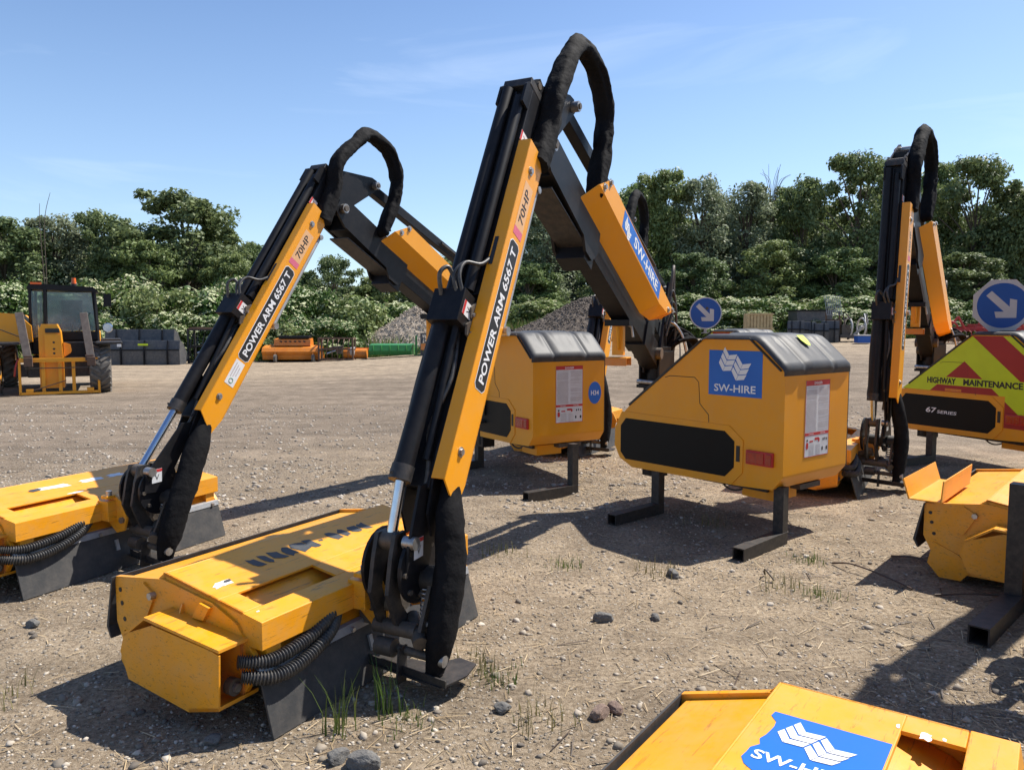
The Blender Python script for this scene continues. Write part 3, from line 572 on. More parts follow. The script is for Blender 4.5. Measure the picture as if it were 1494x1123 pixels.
def hivis(side_text=True):
    b = MB(); reg = [(1.60, .845), (.335, .845), (.33, .80), (.0, .80), (.0, 1.25), (.255, 1.48), (.715, 1.48), (1.50, .91)]
    base = [(1.585, .85), (.0, .85), (.0, 1.25), (.255, 1.48), (.715, 1.48), (1.50, .91)]
    F = lambda a, c, t: (-.0006 - t, a, c)
    b.prism(base, F, 0, .0012, 'hiyel'); b.prism([(.325, .85), (.325, .52), (.0, .52), (.0, .85)], F, 0, .0012, 'hiyel')
    s0, k = .80, .85
    def band(lo, hi, mat, dz):
        for sg in (1, -1):
            for bs in (base, [(.325, .85), (.325, .52), (.0, .52), (.0, .85)]):
                p = clip(bs, -sg, 0, -sg * s0)
                if len(p) > 2: p = clip(p, k * sg, 1, hi + k * sg * s0)
                if len(p) > 2: p = clip(p, -k * sg, -1, -lo - k * sg * s0)
                if len(p) > 2: b.prism(p, F, .0014, .0022, mat)
    band(0, 1.20, 'hired', 0); band(1.55, 1.84, 'hired', 0); b.prism(clip(clip(base, -1, 0, -.10), 1, 0, 1.34) and [(1.34, .925), (.08, .925), (.08, 1.015), (1.34, 1.015)], F, .0024, .0030, 'hiyel')
    b.plate((-.0045, .92, .872), US, UZ, .2, .03, 'orange', .001); b.text('HIGHWAY', .070, 'ink', (-.006, 1.07, .970), US, UZ, w=.36, bold=.035); b.text('MAINTENANCE', .070, 'ink', (-.006, .47, .970), US, UZ, w=.66, bold=.035)
    return b
# ------------------------------------------------------------------ dipper (frame: x down along it, y to its right side, z outwards)
def dip_tube():
    b = MB()
    b.box((.62, -.01, -.015), (1.28, .16, .17), 'black'); b.box((1.70, -.01, -.02), (1.14, .13, .145), 'black')
    b.cyl((.04, -.062, .105), (1.32, -.062, .105), .036, 'black', 20); b.cyl((.10, .022, .10), (1.30, .022, .10), .029, 'black', 20)
    b.box((.64, -.02, .078), (1.2, .02, .03), 'black')
    for y in (-.088, .062): b.prism([(-.10, .02), (-.06, .06), (.04, .14), (.16, .14), (.16, -.1), (.0, -.1), (-.09, -.03)], XZ, y - .007, y + .007, 'black')
    b.cyl((-.055, -.1, .015), (-.055, .075, .015), .022, 'castiron'); b.box((-.005, -.013, .01), (.05, .17, .2), 'black_dull')
    b.box((1.28, -.01, -.015), (.05, .175, .19), 'black')
    return b
def dip_ram():
    b = MB(); b.box((1.42, -.02, .13), (.17, .17, .13), 'black'); b.cyl((1.46, -.055, .125), (2.26, -.055, .125), .046, 'black', 24); b.cyl((2.20, -.055, .125), (2.27, -.055, .125), .052, 'black_dull', 24)
    b.cyl((1.36, .02, .13), (2.15, .02, .075), .018, 'black', 12)
    for k in (0, 1): b.tube(spline([(1.36, .02 + .03 * k, .18), (1.28, .0 + .03 * k, .22), (1.2, .03, .2), (1.16, .07, .12), (1.05, .085, .05)], 20), .010, 'hose', 8)
    b.tube(spline([(1.37, -.06, .19), (1.29, -.06, .25), (1.24, -.04, .23), (1.27, -.02, .19)], 16), .011, 'hose', 8)
    for x, y in ((1.40, .065), (1.49, .066)): b.prism([(x - .045, .03), (x + .0, .0), (x + .05, .05), (x + .045, .10), (x, .12), (x - .05, .08)], XZ, y, y + .012, 'castiron')
    for x, z in ((1.38, .055), (1.425, .085), (1.47, .045), (1.515, .075)): b.cyl((x, .07, z), (x, .088, z), .013, 'steel', 6)
    b.tube(spline([(1.50, -.09, .15), (1.8, -.105, .13), (2.1, -.10, .12), (2.22, -.10, .14), (2.25, -.07, .18)], 20), .008, 'hose', 8)
    return b
def dip_lower():
    b = MB()
    for y in (-.075, .06): b.prism([(1.95, -.09), (1.95, .06), (2.1, .07), (2.38, .02), (2.46, -.06), (2.40, -.13), (2.2, -.12)], XZ, y - .006, y + .006, 'black')
    b.box((2.12, -.008, -.03), (.3, .12, .13), 'black')
    b.tube(spline([(1.5, -.0, .06), (1.75, .05, .09), (2.0, .0, .08), (2.2, .03, .05), (2.35, .02, .03)], 20), .012, 'hose', 8)
    return b
def dip_cover():
    b = MB()
    b.prism([(.38, .085), (.38, -.02), (.45, -.10), (2.20, -.10), (2.33, -.07), (2.23, .085)], XZ, .137, .145, 'yellow_clean')
    b.prism([(.137, .075), (.145, .08), (.145, .086), (.075, .086), (.075, .078)], lambda a, c, t: (t, a, c), .38, 2.23, 'yellow_clean')
    b.prism([(.075, -.10), (.145, -.10), (.145, -.093), (.075, -.093)], lambda a, c, t: (t, a, c), .45, 2.20, 'yellow_clean')
    b.add([(.38, .075, .086), (.38, .145, .086), (.38, .145, -.02), (.38, .075, -.02), (.45, .145, -.10), (.45, .075, -.10)], [(0, 1, 2, 3), (3, 2, 4, 5)], 'yellow_clean')
    for x in (.53, 2.08): b.cyl((x, .145, .01), (x, .158, .01), .016, 'steel', 6); b.cyl((x, .145, .01), (x, .149, .01), .024, 'steel', 12)
    for x in (1.06,): b.box((x, .095, .0875), (.16, .022, .003), 'ink')
    return b
def dip_label():
    b = MB(); ux, uy = Vector((-1, 0, 0)), Vector((0, 0, 1)); o = Vector((1.36, .1452, -.012))
    b.plate(o, ux, uy, .82, .105, 'text', .001, cut=.02); b.plate(o + Vector((0, .001, 0)), ux, uy, .81, .097, 'ink', .001, cut=.018)
    b.text('POWER ARM 6567 T', .056, 'text', o + Vector((0, .0026, 0)), ux, uy, w=.74, bold=.022)
    return b
def dip_label2():
    b = MB(); ux, uy = Vector((-1, 0, 0)), Vector((0, 0, 1)); o = Vector((.74, .1452, -.012))
    b.plate(o, ux, uy, .27, .095, 'peach', .001); b.text('70HP', .054, 'ink', o + Vector((0, .0018, 0)), ux, uy, w=.20, bold=.01)
    b.plate(o + Vector((.158, 0, .0)), ux, uy, .045, .095, 'pink', .001)
    return b
def v_label(o, ux, uy, s=.06):
    b = MB(); o, ux, uy = Vector(o), Vector(ux).normalized(), Vector(uy).normalized(); nn = ux.cross(uy)
    b.plate(o, ux, uy, s, s * 1.25, 'white', .001); b.plate(o + nn * .0012 + uy * s * .48, ux, uy, s, s * .26, 'redprint', .0005); b.text('V', s * .5, 'ink', o + nn * .0018 - uy * s * .12, ux, uy)
    return b
# ------------------------------------------------------------------ boom (frame: x outwards from its foot, y right side, z up across it); L = length
def boom_tube(L):
    b = MB(); b.box(((L - .6) / 2, -.03, -.02), (L - .5, .15, .19), 'black')
    b.box((L * .5, -.108, -.02), (L - .9, .006, .10), 'black_dull'); b.box((.5, -.03, -.02), (.14, .18, .22), 'black')
    for y in (-.14, .075): b.prism([(L - .98, -.10), (L - .90, -.20), (L - .78, -.20), (L - .70, -.13), (L - .1, -.09), (L + .05, -.02), (L + .04, .08), (L - .1, .13), (L - .6, .12), (L - .95, .06)], XZ, y - .010, y + .010, 'black')
    b.box((L - .55, -.032, -.145), (.75, .2, .012), 'black_dull'); b.box((L - .88, -.032, -.19), (.16, .2, .09), 'black')
    b.box((L - .5, -.032, .02), (.72, .19, .22), 'black')
    b.cyl((L - .02, -.17, .03), (L - .02, .12, .03), .038, 'steel', 14); b.cyl((L - .02, -.18, .03), (L - .02, .13, .03), .024, 'castiron', 10)
    b.cyl((L - .52, -.17, .06), (L - .52, .06, .06), .03, 'castiron', 12)
    for x in (.16, .02): b.cyl((x, -.15, -.02), (x, .09, -.02), .05, 'castiron', 14)
    return b
def boom_cover():
    b = MB(); x0, x1 = .40, 2.20; yo, yi = .186, .065
    b.prism([(x1 - .02, .29), (x1 + .15, .13), (x0 + .38, .13), (x0 + .14, .17), (x0 - .05, .28)], XZ, yo - .006, yo, 'yellow_clean')
    def fold(p, q, r, t):
        v = [(p[0], yo, p[1]), (q[0], yo, q[1]), (r[0], yi, r[1]), (t[0], yi, t[1])]
        b.add(v + [(a, c - .005, e + .006) for a, c, e in v], [(0, 1, 2, 3), (7, 6, 5, 4), (0, 4, 5, 1), (1, 5, 6, 2), (2, 6, 7, 3), (3, 7, 4, 0)], 'yellow_clean')
    fold((x1 + .15, .13), (x0 + .38, .13), (x0 + .46, .0), (x1 + .18, .0)); fold((x0 + .38, .13), (x0 + .14, .17), (x0 + .20, .07), (x0 + .46, .0)); fold((x0 + .14, .17), (x0 - .05, .28), (x0 - .10, .24), (x0 + .20, .07))
    for x, z in ((x1 - .01, .26), (x1 + .07, .17), (x0 + .12, .21), (x0 + .01, .265)): b.cyl((x, yo, z), (x, yo + .016, z), .017, 'steel', 6); b.cyl((x, yo, z), (x, yo + .004, z), .026, 'steel', 12)
    return b
def boom_label():
    b = MB(); ux, uy = Vector((-1, 0, 0)), Z; o = Vector((1.34, .1862, .210)); b.plate(o, ux, uy, 1.04, .135, 'blue', .001)
    hire_logo(b, o + Vector((.40, .0015, -.01)), ux, uy, .165, 'text'); b.text('SW-HIRE', .082, 'text', o + Vector((-.10, .0018, 0)), ux, uy, w=.68, bold=.02)
    return b
def stay_bracket():
    b = MB(); b.box((.0, -.03, -.17), (.10, .20, .05), 'black')
    b.bar((0, -.03, -.19), (-.0, -.03, -.42), .09, .05, 'yellow_clean', (1, 0, 0)); b.prism([(.0, -.2), (.10, -.2), (.06, -.36), (.0, -.40)], XZ, -.02, -.01, 'yellow_clean')
    b.box((.0, -.03, -.44), (.12, .17, .01), 'yellow_clean'); b.box((.06, -.03, -.47), (.01, .17, .06), 'orange'); b.box((-.06, -.03, -.47), (.01, .17, .06), 'orange')
    b.tube([(.04, -.0, -.16), (-.04, .06, -.2), (-.05, .07, -.28)], .010, 'steel', 8)
    return b

MC = {}
def C_(key, fn, *a):
    if key not in MC:
        r = fn(*a); MC[key] = r.mesh(key) if isinstance(r, MB) else r
    return MC[key]
def place_head(parent, Mh, variant):
    Pp = C_('head_' + variant, lambda v: [(n, b.mesh(n), bv) for n, b, bv in head_parts(v)], variant)
    root = None
    for n, me, bv in Pp:
        if n == 'housing': root = link('flail_head', me, parent, Mh, bv)
        else: link(n, me, root, None, bv)
    return root
def mower(C, th, D, T, S, A, ha, variant, label, head='worn', B=(0, 1.3), hoop=None, col=True, boom_lab=False, cowl=True, arm=True, P=None, dz=0, tilt=0, legpos=((.075, .055), (.06, 1.215)), legz=0):
    """C column foot on the ground, th yaw of the frame, D where the arm stands on the ground, T/S top and bottom of the dipper (reach, height),
    A and ha the head's corner and heading, all metres and degrees"""
    root = empty('arm_mower', (C[0], C[1], 0), R(th)); tag(root, label, 'arm mower', 'tractor arm mowers parked in the yard')
    bpy.context.view_layer.update(); inv = Matrix.Translation((C[0], C[1], 0)) @ Matrix.Rotation(R(th), 4, 'Z'); inv = inv.inverted()
    lc = Matrix.Translation((-.31, -1.47, 0)) if P is None else inv @ Matrix.Translation((P[0], P[1], 0)) @ Matrix.Rotation(R(th), 4, 'Z')
    co = lc @ Matrix.Translation((0, 0, dz))
    if cowl:
        sh = link('cowl', C_('cowl', cowl_shell), root, co, .012)
        link('side_panel', C_('side_panel', cowl_panel), sh, None, .005); link('side_grille', C_('side_grille', cowl_grille), sh); link('panel_seam', C_('panel_seam', cowl_seams), sh); link('edge_seal', C_('edge_a', cowl_edge_a), sh); link('edge_seal', C_('edge_b', cowl_edge_b), sh); link('edge_seal', C_('edge_c', cowl_edge_c), sh)
        link('cowl_cap', C_('cowl_cap', cowl_cap), sh); link('tail_light', C_('tail_light', tail_light), sh, None, .004); link('danger_label', C_('danger_label', danger_label), sh)
        if variant == 'hire':
            link('company_label', C_('company_label', hire_label), sh)
        if variant == 'number':
            b = MB(); o = Vector((.755, -.0005, .905)); b.prism([(.082 * math.cos(t * .2618), .115 * math.sin(t * .2618)) for t in range(24)], lambda a, c, t: o + X * a + Z * c + Vector((0, -t, 0)), 0, .0015, 'blue')
            b.text('H34', .05, 'text', o + Vector((0, -.003, 0)), X, Z, w=.10, bold=.02); b.build('number_label', sh)
        if variant == 'hire':
            b = MB(); cx, cz = .44, .0; pts = [(-.055, .05), (.055, .05), (.055, .0), (.03, -.045), (0, -.06), (-.03, -.045), (-.055, 0)]
            sl_ = Vector((0, .19, .165)).normalized(); o = Vector((.47, .146, 1.484)) ; nn = X.cross(sl_)
            b.prism(pts, lambda a, c, t: o + X * a * .8 + sl_ * c * 1.1 + nn * t, 0, .003, 'hiyel'); b.build('yellow_sticker', sh)
        if variant == 'hivis':
            link('chevron_film', C_('chevron_film', hivis), sh); b = MB(); b.text('67', .062, 'text', (-.0115, 1.18, .625), US, (0, -.2, 1), w=.13, bold=.02); b.text('SERIES', .036, 'text', (-.0115, .98, .612), US, (0, -.2, 1), w=.24, bold=.015); b.build('series_label', sh)
        b = MB(); b.tube(spline([(.10, .62, .40), (.12, .57, .33), (.14, .50, .31), (.16, .42, .34), (.16, .38, .39)], 18), .008, 'hose', 8); b.build('drain_hose', sh)
        b = MB(); b.box((.42, .75, .37), (.6, 1.1, .05), 'black_dull'); b.box((.30, .30, .33), (.3, .28, .10), 'yellow_clean'); b.box((.5, .2, .375), (.28, .25, .04), 'castiron'); b.build('under_frame', root, co)
        def leg():
            b = MB(); b.box((0, 0, .21), (.078, .078, .42), 'black_dull')
            for k in range(3): b.cyl((-.0395, 0, .16 + k * .07), (-.0402, 0, .16 + k * .07), .010, 'ink', 10)
            b.box((0.05, .0, .075), (.06, .05, .006), 'steel'); return b
        def foot():
            b = MB(); s, t, x0, x1 = .088, .008, -.60, .03
            for y in (-s / 2 + t / 2, s / 2 - t / 2): b.box(((x0 + x1) / 2, y, s / 2), (x1 - x0, t, s), 'black_dull')
            for z in (t / 2, s - t / 2): b.box(((x0 + x1) / 2, 0, z), (x1 - x0, s - 2 * t, t), 'black_dull')
            b.box((x1 - .1, 0, s / 2), (.01, s - 2 * t, s - 2 * t), 'ink'); return b
        for k, (x, y) in enumerate(legpos):
            lg = link('leg', C_('leg', leg), root, lc @ Matrix.Translation((x, y, legz if k == 0 else 0)) @ Matrix.Rotation(R(6 if k == 0 else 4), 4, 'Z') @ Matrix.Scale(1 - (legz * 2.4 if k == 0 else 0), 4, Z)); link('foot', C_('foot', foot), lg)
    if col:
        def colm():
            b = MB(); b.box((0, 0, .68), (.15, .17, .85), 'black'); b.cyl((0, 0, .28), (0, 0, 1.22), .085, 'black', 20); b.box((-.02, -.02, 1.06), (.24, .26, .03), 'black'); b.box((-.02, -.02, .55), (.24, .26, .03), 'black_dull')
            for y in (-.11, .11): b.box((0, y, 1.22), (.20, .02, .30), 'black')
            b.cyl((-.10, -.12, .62), (-.10, -.12, 1.05), .035, 'castiron'); b.cyl((.10, -.13, .60), (.10, -.13, .98), .04, 'black'); b.box((-.14, 0, .85), (.05, .05, .08), 'steel')
            b.cyl((-.13, -.10, 1.10), (-.13, .10, 1.10), .02, 'steel'); b.box((.1, .05, .5), (.35, .5, .12), 'black_dull'); b.box((.02, -.01, 1.35), (.14, .16, .12), 'black')
            return b
        link('slew_column', C_('slew_column', colm), root, None, .004)
        b = MB()
        for k in range(6):
            a = k * .035; b.tube(spline([(.05 + a * .6, .06 - a, 1.28 + a), (.14 + a, .0 - a, 1.56 - a * .5), (.30 + a, -.10, 1.52 - a), (.42, -.15 - a, 1.34 - a), (.45, -.2, 1.1)], 26), .024 if k < 4 else .016, 'fabric', 10, wob=.25)
        b.tube(spline([(.05, .0, 1.35), (.1, -.05, 1.62), (.2, -.12, 1.5), (.24, -.16, 1.2), (.2, -.18, .9)], 24), .013, 'steel', 8)
        b.build('hose_bundle', root)
    hd = place_head(root, inv @ Matrix.Translation((A[0], A[1], 0)) @ Matrix.Rotation(R(ha), 4, 'Z') @ Matrix.Translation((0, 0, .5 * math.sin(R(tilt)))) @ Matrix.Rotation(R(-tilt), 4, 'X') @ Matrix.Scale(.95 if head == 'worn' else 1, 4, X), head)
    if not arm: return root
    dv = Vector((D[0] - C[0], D[1] - C[1], 0)); rb = dv.length; dv.normalize(); nv = Z.cross(dv)
    AF = inv @ fr((C[0], C[1], 0), dv, nv, Z)                # arm frame: x reach, y right, z up
    def sub(p, d):                                            # frame in the arm plane
        d = Vector((d[0], 0, d[1])).normalized(); return AF @ fr((p[0], 0, p[1]), d, Y, d.cross(Y))
    T, S = Vector(T), Vector(S); dd = (S - T).normalized(); hh = Vector((-dd.y, dd.x)); hh = hh if hh.x > 0 else -hh
    E = T + dd * .18 - hh * .21; Bv = Vector(B); L = (E - Bv).length
    key = '%.2f' % L
    bo = link('boom', C_('boom' + key, boom_tube, L), root, sub(Bv, E - Bv), .006)
    oc = Matrix.Translation((L - 2.92, 0, .02)); link('boom_cover', C_('boom_cover', boom_cover), bo, oc, .003)
    if boom_lab: link('boom_label', C_('boom_label', boom_label), bo, oc)
    link('stay_bracket', C_('stay_bracket', stay_bracket), bo, Matrix.Translation((1.08, 0, 0)) @ Matrix.Rotation(math.atan2(E.y - Bv.y, E.x - Bv.x), 4, 'Y'), .003)
    dp = link('dipper', C_('dipper', dip_tube), root, sub(T, dd), .005)
    link('dipper_cover', C_('dipper_cover', dip_cover), dp, None, .003); link('model_label', C_('model_label', dip_label), dp); link('power_label', C_('power_label', dip_label2), dp)
    link('head_ram', C_('head_ram', dip_ram), dp, None, .004); link('dipper_foot', C_('dipper_foot', dip_lower), dp, None, .004)
    link('warning_label', C_('wl1', v_label, (1.42, .0655, .13), (-1, .0, .0), (0, 0, 1), .07), dp); link('warning_label', C_('wl2', v_label, (.33, .0705, .04), (-1, 0, 0), (0, 0, 1), .06), dp)
    if variant == 'number':
        b = MB(); o = Vector((1.88, .1452, -.01)); ux, uy = Vector((-1, 0, 0)), Z; b.plate(o, ux, uy, .19, .085, 'white', .001)
        for k in range(3): b.plate(o + Vector((-.02, .0012, .022 - k * .02)), ux, uy, .11 - k * .02, .008, 'print', .0005)
        b.tube([o + Vector((.06 + .017 * math.cos(t * .42), .0015, .017 * math.sin(t * .42))) for t in range(16)], .002, 'green', 5); b.build('dealer_label', dp)
    b = MB(); b.cyl((.55, .125, -.122), (1.42, .125, -.122), .015, 'galv', 12); b.cyl((1.40, .10, -.122), (1.40, .165, -.122), .024, 'steel', 8); b.cyl((.55, .08, -.122), (.55, .15, -.122), .02, 'steel', 8); link('stay_rod', C_('stay_rod', lambda: b), dp)
    # elbow knuckle and tension link, in the arm frame
    K = T - dd * .30 - hh * .42
    def v3(p, y): return (p.x, y, p.y)
    b = MB()
    for y in (-.085, .055):
        q = [T - dd * .04 + hh * .05, T + dd * .30 - hh * .05, E + dd * .05, E - dd * .05 - hh * .06, K - hh * .05, K - dd * .06, K + hh * .06 - dd * .04]
        b.prism([(p.x, p.y) for p in q], XZ, y - .008, y + .008, 'black')
    b.box(v3((T + K) / 2, -.015), (.12, .13, .10), 'black'); b.cyl(v3(K, -.13), v3(K, .11), .032, 'steel', 14); b.cyl(v3(K, -.14), v3(K, .12), .018, 'castiron', 10)
    b.build('elbow_bracket', root, AF, .004)
    Bt = Bv + Vector((-.18, .62)); b = MB(); b.bar(v3(K, -.015), v3(Bt, -.015), .075, .085, 'black', (0, 0, 1)); u = (Bt - K).normalized()
    b.cyl(v3(K + u * 1.1, .04), v3(K + u * 2.1, .04), .012, 'hose', 8); b.build('tension_link', root, AF, .006)
    b = MB(); bp = lambda p, y: (Bv.x + p[0], y, Bv.y + p[1])
    for y in (-.09, .06): b.prism([(Bv.x + p[0], Bv.y + p[1]) for p in ((.10, -.12), (.12, .1), (-.12, .68), (-.22, .68), (-.26, .60), (-.16, .0), (-.12, -.15))], XZ, y - .01, y + .01, 'black')
    b.cyl(v3(Bt, -.12), v3(Bt, .09), .03, 'steel', 14)
    b.tube(spline([bp((-.05, .55), .10), bp((-.09, .75), .11), bp((-.16, .82), .10), bp((-.2, .74), .09), bp((-.16, .55), .1)], 18), .014, 'castiron', 8)
    for k in range(3): b.tube(spline([bp((.0, .2 + .1 * k), .08), bp((-.06, .4 + .1 * k), .12), bp((-.12, .35), .14), bp((-.1, .05), .12), bp((0, -.2), .1)], 20), .013, 'hose', 8)
    b.build('boom_clevis', root, AF, .003)
    # hose loop over the elbow
    hp = hoop or [(-.10, 0), (-.50, .42), (-.93, .11), (-.75, -.44)]
    P0 = T + dd * .42 - hh * .08
    pts = [v3(P0, .125), v3(T + dd * .18 - hh * .06 + (Vector(hp[0]) * .5), .12), v3(T + Vector(hp[0]) + Vector((0, .02)), .12), v3(T + Vector(((hp[0][0] + hp[1][0]) / 2 - .02, hp[1][1] * .74)), .12), v3(T + Vector(hp[1]), .12), v3(T + Vector(((hp[1][0] + hp[2][0]) / 2 - .07, hp[1][1] * .80)), .12), v3(T + Vector(hp[2]), .12), v3(T + Vector((hp[2][0] + .04, (hp[2][1] + hp[3][1]) / 2 + .06)), .125), v3(T + Vector((hp[3][0] - .02, hp[3][1] + .06)), .122), v3(T + Vector((hp[3][0] - .035, hp[3][1] + .03)), .12)]
    b = MB(); b.tube(spline(pts, 150), lambda t: .066 - .006 * t - .02 * smooth(.93, 1, t) + .0025 * math.sin(t * 70) * (t > .3), 'fabric', 24, flat=.85, nrm=(0, 1, 0), wob=.30); b.build('hose_loop', root, AF)
    # sleeve hanging down beside the foot, mount, discs, skid; rb is where the arm stands
    b = MB(); q = Vector((rb, 0)); sp = [(S.x - .10, .085, S.y + .12), (S.x * .8 + rb * .2 - .02, .125, S.y - .10), (S.x * .25 + rb * .75, .16, .55), (rb + .06, .16, .28), (rb + .09, .14, .10)]
    b.tube(spline(sp, 70), lambda t: .045 + .040 * smooth(.08, .35, t) - .034 * smooth(.72, 1, t), 'fabric', 20, flat=.72, nrm=(1, 0, 0), wob=.14); b.build('hose_sleeve', root, AF)
    MT = AF @ Matrix.Translation((rb, 0, 0))
    Sx = Vector((S.x - rb, S.y))
    b = MB()
    cen = Vector((.03, .53))
    for y, r_ in ((-.165, .165), (.02, .155)):
        b.prism([(cen.x + r_ * math.cos(t * .2618) * .95, cen.y + r_ * math.sin(t * .2618)) for t in range(24)], XZ, y - .008, y + .008, 'black')
    b.prism([(cen.x - .15, cen.y - .02), (cen.x - .10, cen.y + .13), (Sx.x - .02, Sx.y + .02), (Sx.x + .10, Sx.y + .02), (cen.x + .10, cen.y + .12), (cen.x + .12, cen.y)], XZ, .029, .042, 'black')
    for t in range(8): b.cyl((cen.x + .12 * math.cos(t * .785), .028, cen.y + .12 * math.sin(t * .785)), (cen.x + .12 * math.cos(t * .785), .042, cen.y + .12 * math.sin(t * .785)), .013, 'castiron', 6)
    link_o = b.build('pivot_disc', root, MT, .003); vl = v_label((.06, .0435, .63), (-.94, 0, .05), (-.05, 0, .99), .07).build('warning_label', link_o)
    b = MB(); pin = Vector((.10, .66))
    b.cyl((pin.x, -.13, pin.y), (pin.x, -.02, pin.y), .034, 'castiron', 16); b.cyl((pin.x, -.0, pin.y), (pin.x, .06, pin.y), .03, 'steel', 14)
    for y in (-.12, -.03): b.prism([(.06, .70), (.14, .70), (.17, .60), (.20, .45), (.14, .30), (.06, .24), (.04, .30), (.10, .38), (.12, .46), (.08, .58)], XZ, y - .01, y + .01, 'black_dull')
    b.cyl((.10, -.16, .27), (.10, .06, .27), .035, 'castiron', 16); b.cyl((-.02, -.14, .47), (-.02, .13, .47), .06, 'black_dull', 20); b.cyl((-.02, .13, .47), (-.02, .16, .47), .045, 'castiron', 12)
    b.prism([(-.03, .50), (.02, .50), (.13, .27), (.12, .20), (.06, .20), (.05, .26)], XZ, .075, .093, 'castiron')
    for x, z in ((-.01, .485), (.035, .37), (.09, .235), (.07, .30)): b.cyl((x, .093, z), (x, .112, z), .017, 'steel', 6)
    b.cyl((.02, -.02, .30), (.14, .10, .24), .032, 'castiron', 14); b.cyl((.07, -.08, .37), (.07, -.20, .35), .04, 'castiron', 12)
    b.cyl((.1, .13, .17), (.1, .20, .165), .026, 'steel', 14); b.cyl((.1, -.10, .18), (.1, .13, .17), .020, 'castiron', 12); b.cyl((.13, -.13, .19), (.13, -.04, .19), .040, 'castiron', 14)
    b.prism([(.10, .04), (.17, .05), (.15, .20), (.09, .20)], XZ, -.01, .0, 'black_dull')
    b.cyl((-.06, -.12, .33), (-.08, -.24, .33), .05, 'castiron', 14); b.box((.0, -.22, .42), (.16, .10, .12), 'yellow'); b.box((.02, -.20, .30), (.12, .14, .10), 'castiron')
    link('head_linkage', b.mesh('head_linkage'), root, MT, .002)
    b = MB(); b.tube([(.02 + .022 * math.cos(k * .7), .05 + .022 * math.sin(k * .7), .44 - k * .0022) for k in range(60)], .0045, 'steel', 6); b.build('spring', root, MT)
    b = MB(); pts = [(.0, -.24), (.10, -.24), (.17, .22), (.02, .26), (-.10, .24), (-.12, .14), (-.02, .08)]
    b.prism(pts, lambda a, c, t: (a, c, t), .075, .083, 'black_dull'); b.prism([(-.22, .115), (.24, .115), (.24, .08), (-.22, .08)], lambda a, c, t: (.12 + a * .15 + t, a, c), 0, .008, 'black_dull')
    b.build('skid_plate', root, MT, .002)
    # piston rod of the head ram reaches from the barrel to the pin
    a0 = T + dd * 2.22 + hh * .125; b = MB(); b.cyl((a0.x, -.055, a0.y), (rb + pin.x, -.075, pin.y), .024, 'chrome', 18); b.cyl((rb + pin.x, -.115, pin.y), (rb + pin.x, -.035, pin.y), .042, 'castiron', 16); b.build('piston_rod', root, AF)
    return root
def sign(x, y, z, r, yaw, octo, parent):
    b = MB(); F = lambda a, c, t: (a, -t, c)
    if octo: b.prism([(r * 1.16 * math.cos(R(22.5 + 45 * k)), r * 1.16 * math.sin(R(22.5 + 45 * k))) for k in range(8)], F, -.004, .0, 'signwhite')
    b.prism([(r * math.cos(R(7.5 * k)), r * math.sin(R(7.5 * k))) for k in range(48)], F, .0005, .002, 'signwhite')
    b.prism([(r * .93 * math.cos(R(7.5 * k)), r * .93 * math.sin(R(7.5 * k))) for k in range(48)], F, .0022, .003, 'signblue')
    q = r; d = .70710678; rot = lambda a, c: ((a + c) * d * q, (c - a) * d * q)
    arrow = [(-.80, .15), (.10, .15), (.10, .40), (.80, 0), (.10, -.40), (.10, -.15), (-.80, -.15)]
    arrow = [rot(a, c) for a, c in [(-.72, .14), (.22, .14), (-.02, .38), (.20, .52), (.72, .0), (.20, -.52), (-.02, -.38), (.22, -.14), (-.72, -.14)]]
    b.prism(arrow, F, .0032, .004, 'signwhite')
    inv = parent.matrix_world.inverted(); o = b.build('direction_sign', parent, inv @ Matrix.Translation((x, y, z)) @ Matrix.Rotation(R(yaw), 4, 'Z'))
    b = MB(); b.box((0, .012, -.02 - r * .75), (.045, .012, r * .9), 'galv'); b.box((0, .014, -r * 1.25), (.12, .04, .012), 'galv')
    if not octo: b.cyl((.02, -.004, r * .3), (.02, -.0065, r * .3), .025, 'castiron', 10)
    b.build('sign_bracket', o)
m1 = mower((1.285, 6.70), 38, (-.42, 3.30), (2.68, 2.86), (3.74, .88), (-.917, 2.815), 59.5, 'hire', 'nearest whole yellow arm mower, blue stickers on its cowl and along its boom', 'worn', boom_lab=True)
m2 = mower((-.30, 8.33), 31, (-2.30, 4.88), (2.41, 2.80), (3.75, .93), (-2.838, 4.29), 64.5, 'number', 'yellow arm mower on the left whose cowl carries the round blue number H34', 'pale', B=(-.02, 1.38), hoop=[(0, .08), (-.38, .40), (-.75, .1), (-.55, -.42)], P=(.205, 7.35), legpos=((.40, -.12), (.06, 1.215)), legz=-.10)
m3 = mower((2.50, 12.5), 36, (1.02, 9.25), (2.70, 2.96), (3.70, 1.0), (.82, 8.98), 60, 'hivis', 'arm mower mostly hidden behind the near cowl, carrying the smaller round arrow sign', 'plain', P=(3.63, 11.53))
m4 = mower((5.03, 9.05), 22, (3.62, 7.28), (2.1, 3.12), (2.38, .95), (3.17, 6.83), 59, 'hivis', 'arm mower at right with chevron film and a large arrow sign on its cowl', 'plain')
m5 = mower((6.94, 6.85), 30, (4.04, 4.40), (2.72, 3.0), (3.80, .98), (3.37, 4.05), 48, 'hire', 'arm mower cut off by the right edge, its head holding a loose bent channel', 'channel')
m6 = mower((3.9, 3.2), 45, (1.07, .975), (2.7, 3.0), (3.85, .98), (.547, .58), 54, 'hire', 'arm mower at the lower right edge whose head carries a torn blue sticker', 'blue', cowl=False, tilt=10)
shadow_mower = mower((5.2, 6.0), 12, (2.72, 3.40), (2.75, 2.95), (3.8, .95), (3.36, 3.92), 239.5, 'hire', 'unseen arm mower added beyond the right edge so its arm shades the ground', 'plain', cowl=False)  # extra mower added out of view to cast shadow over the right foreground
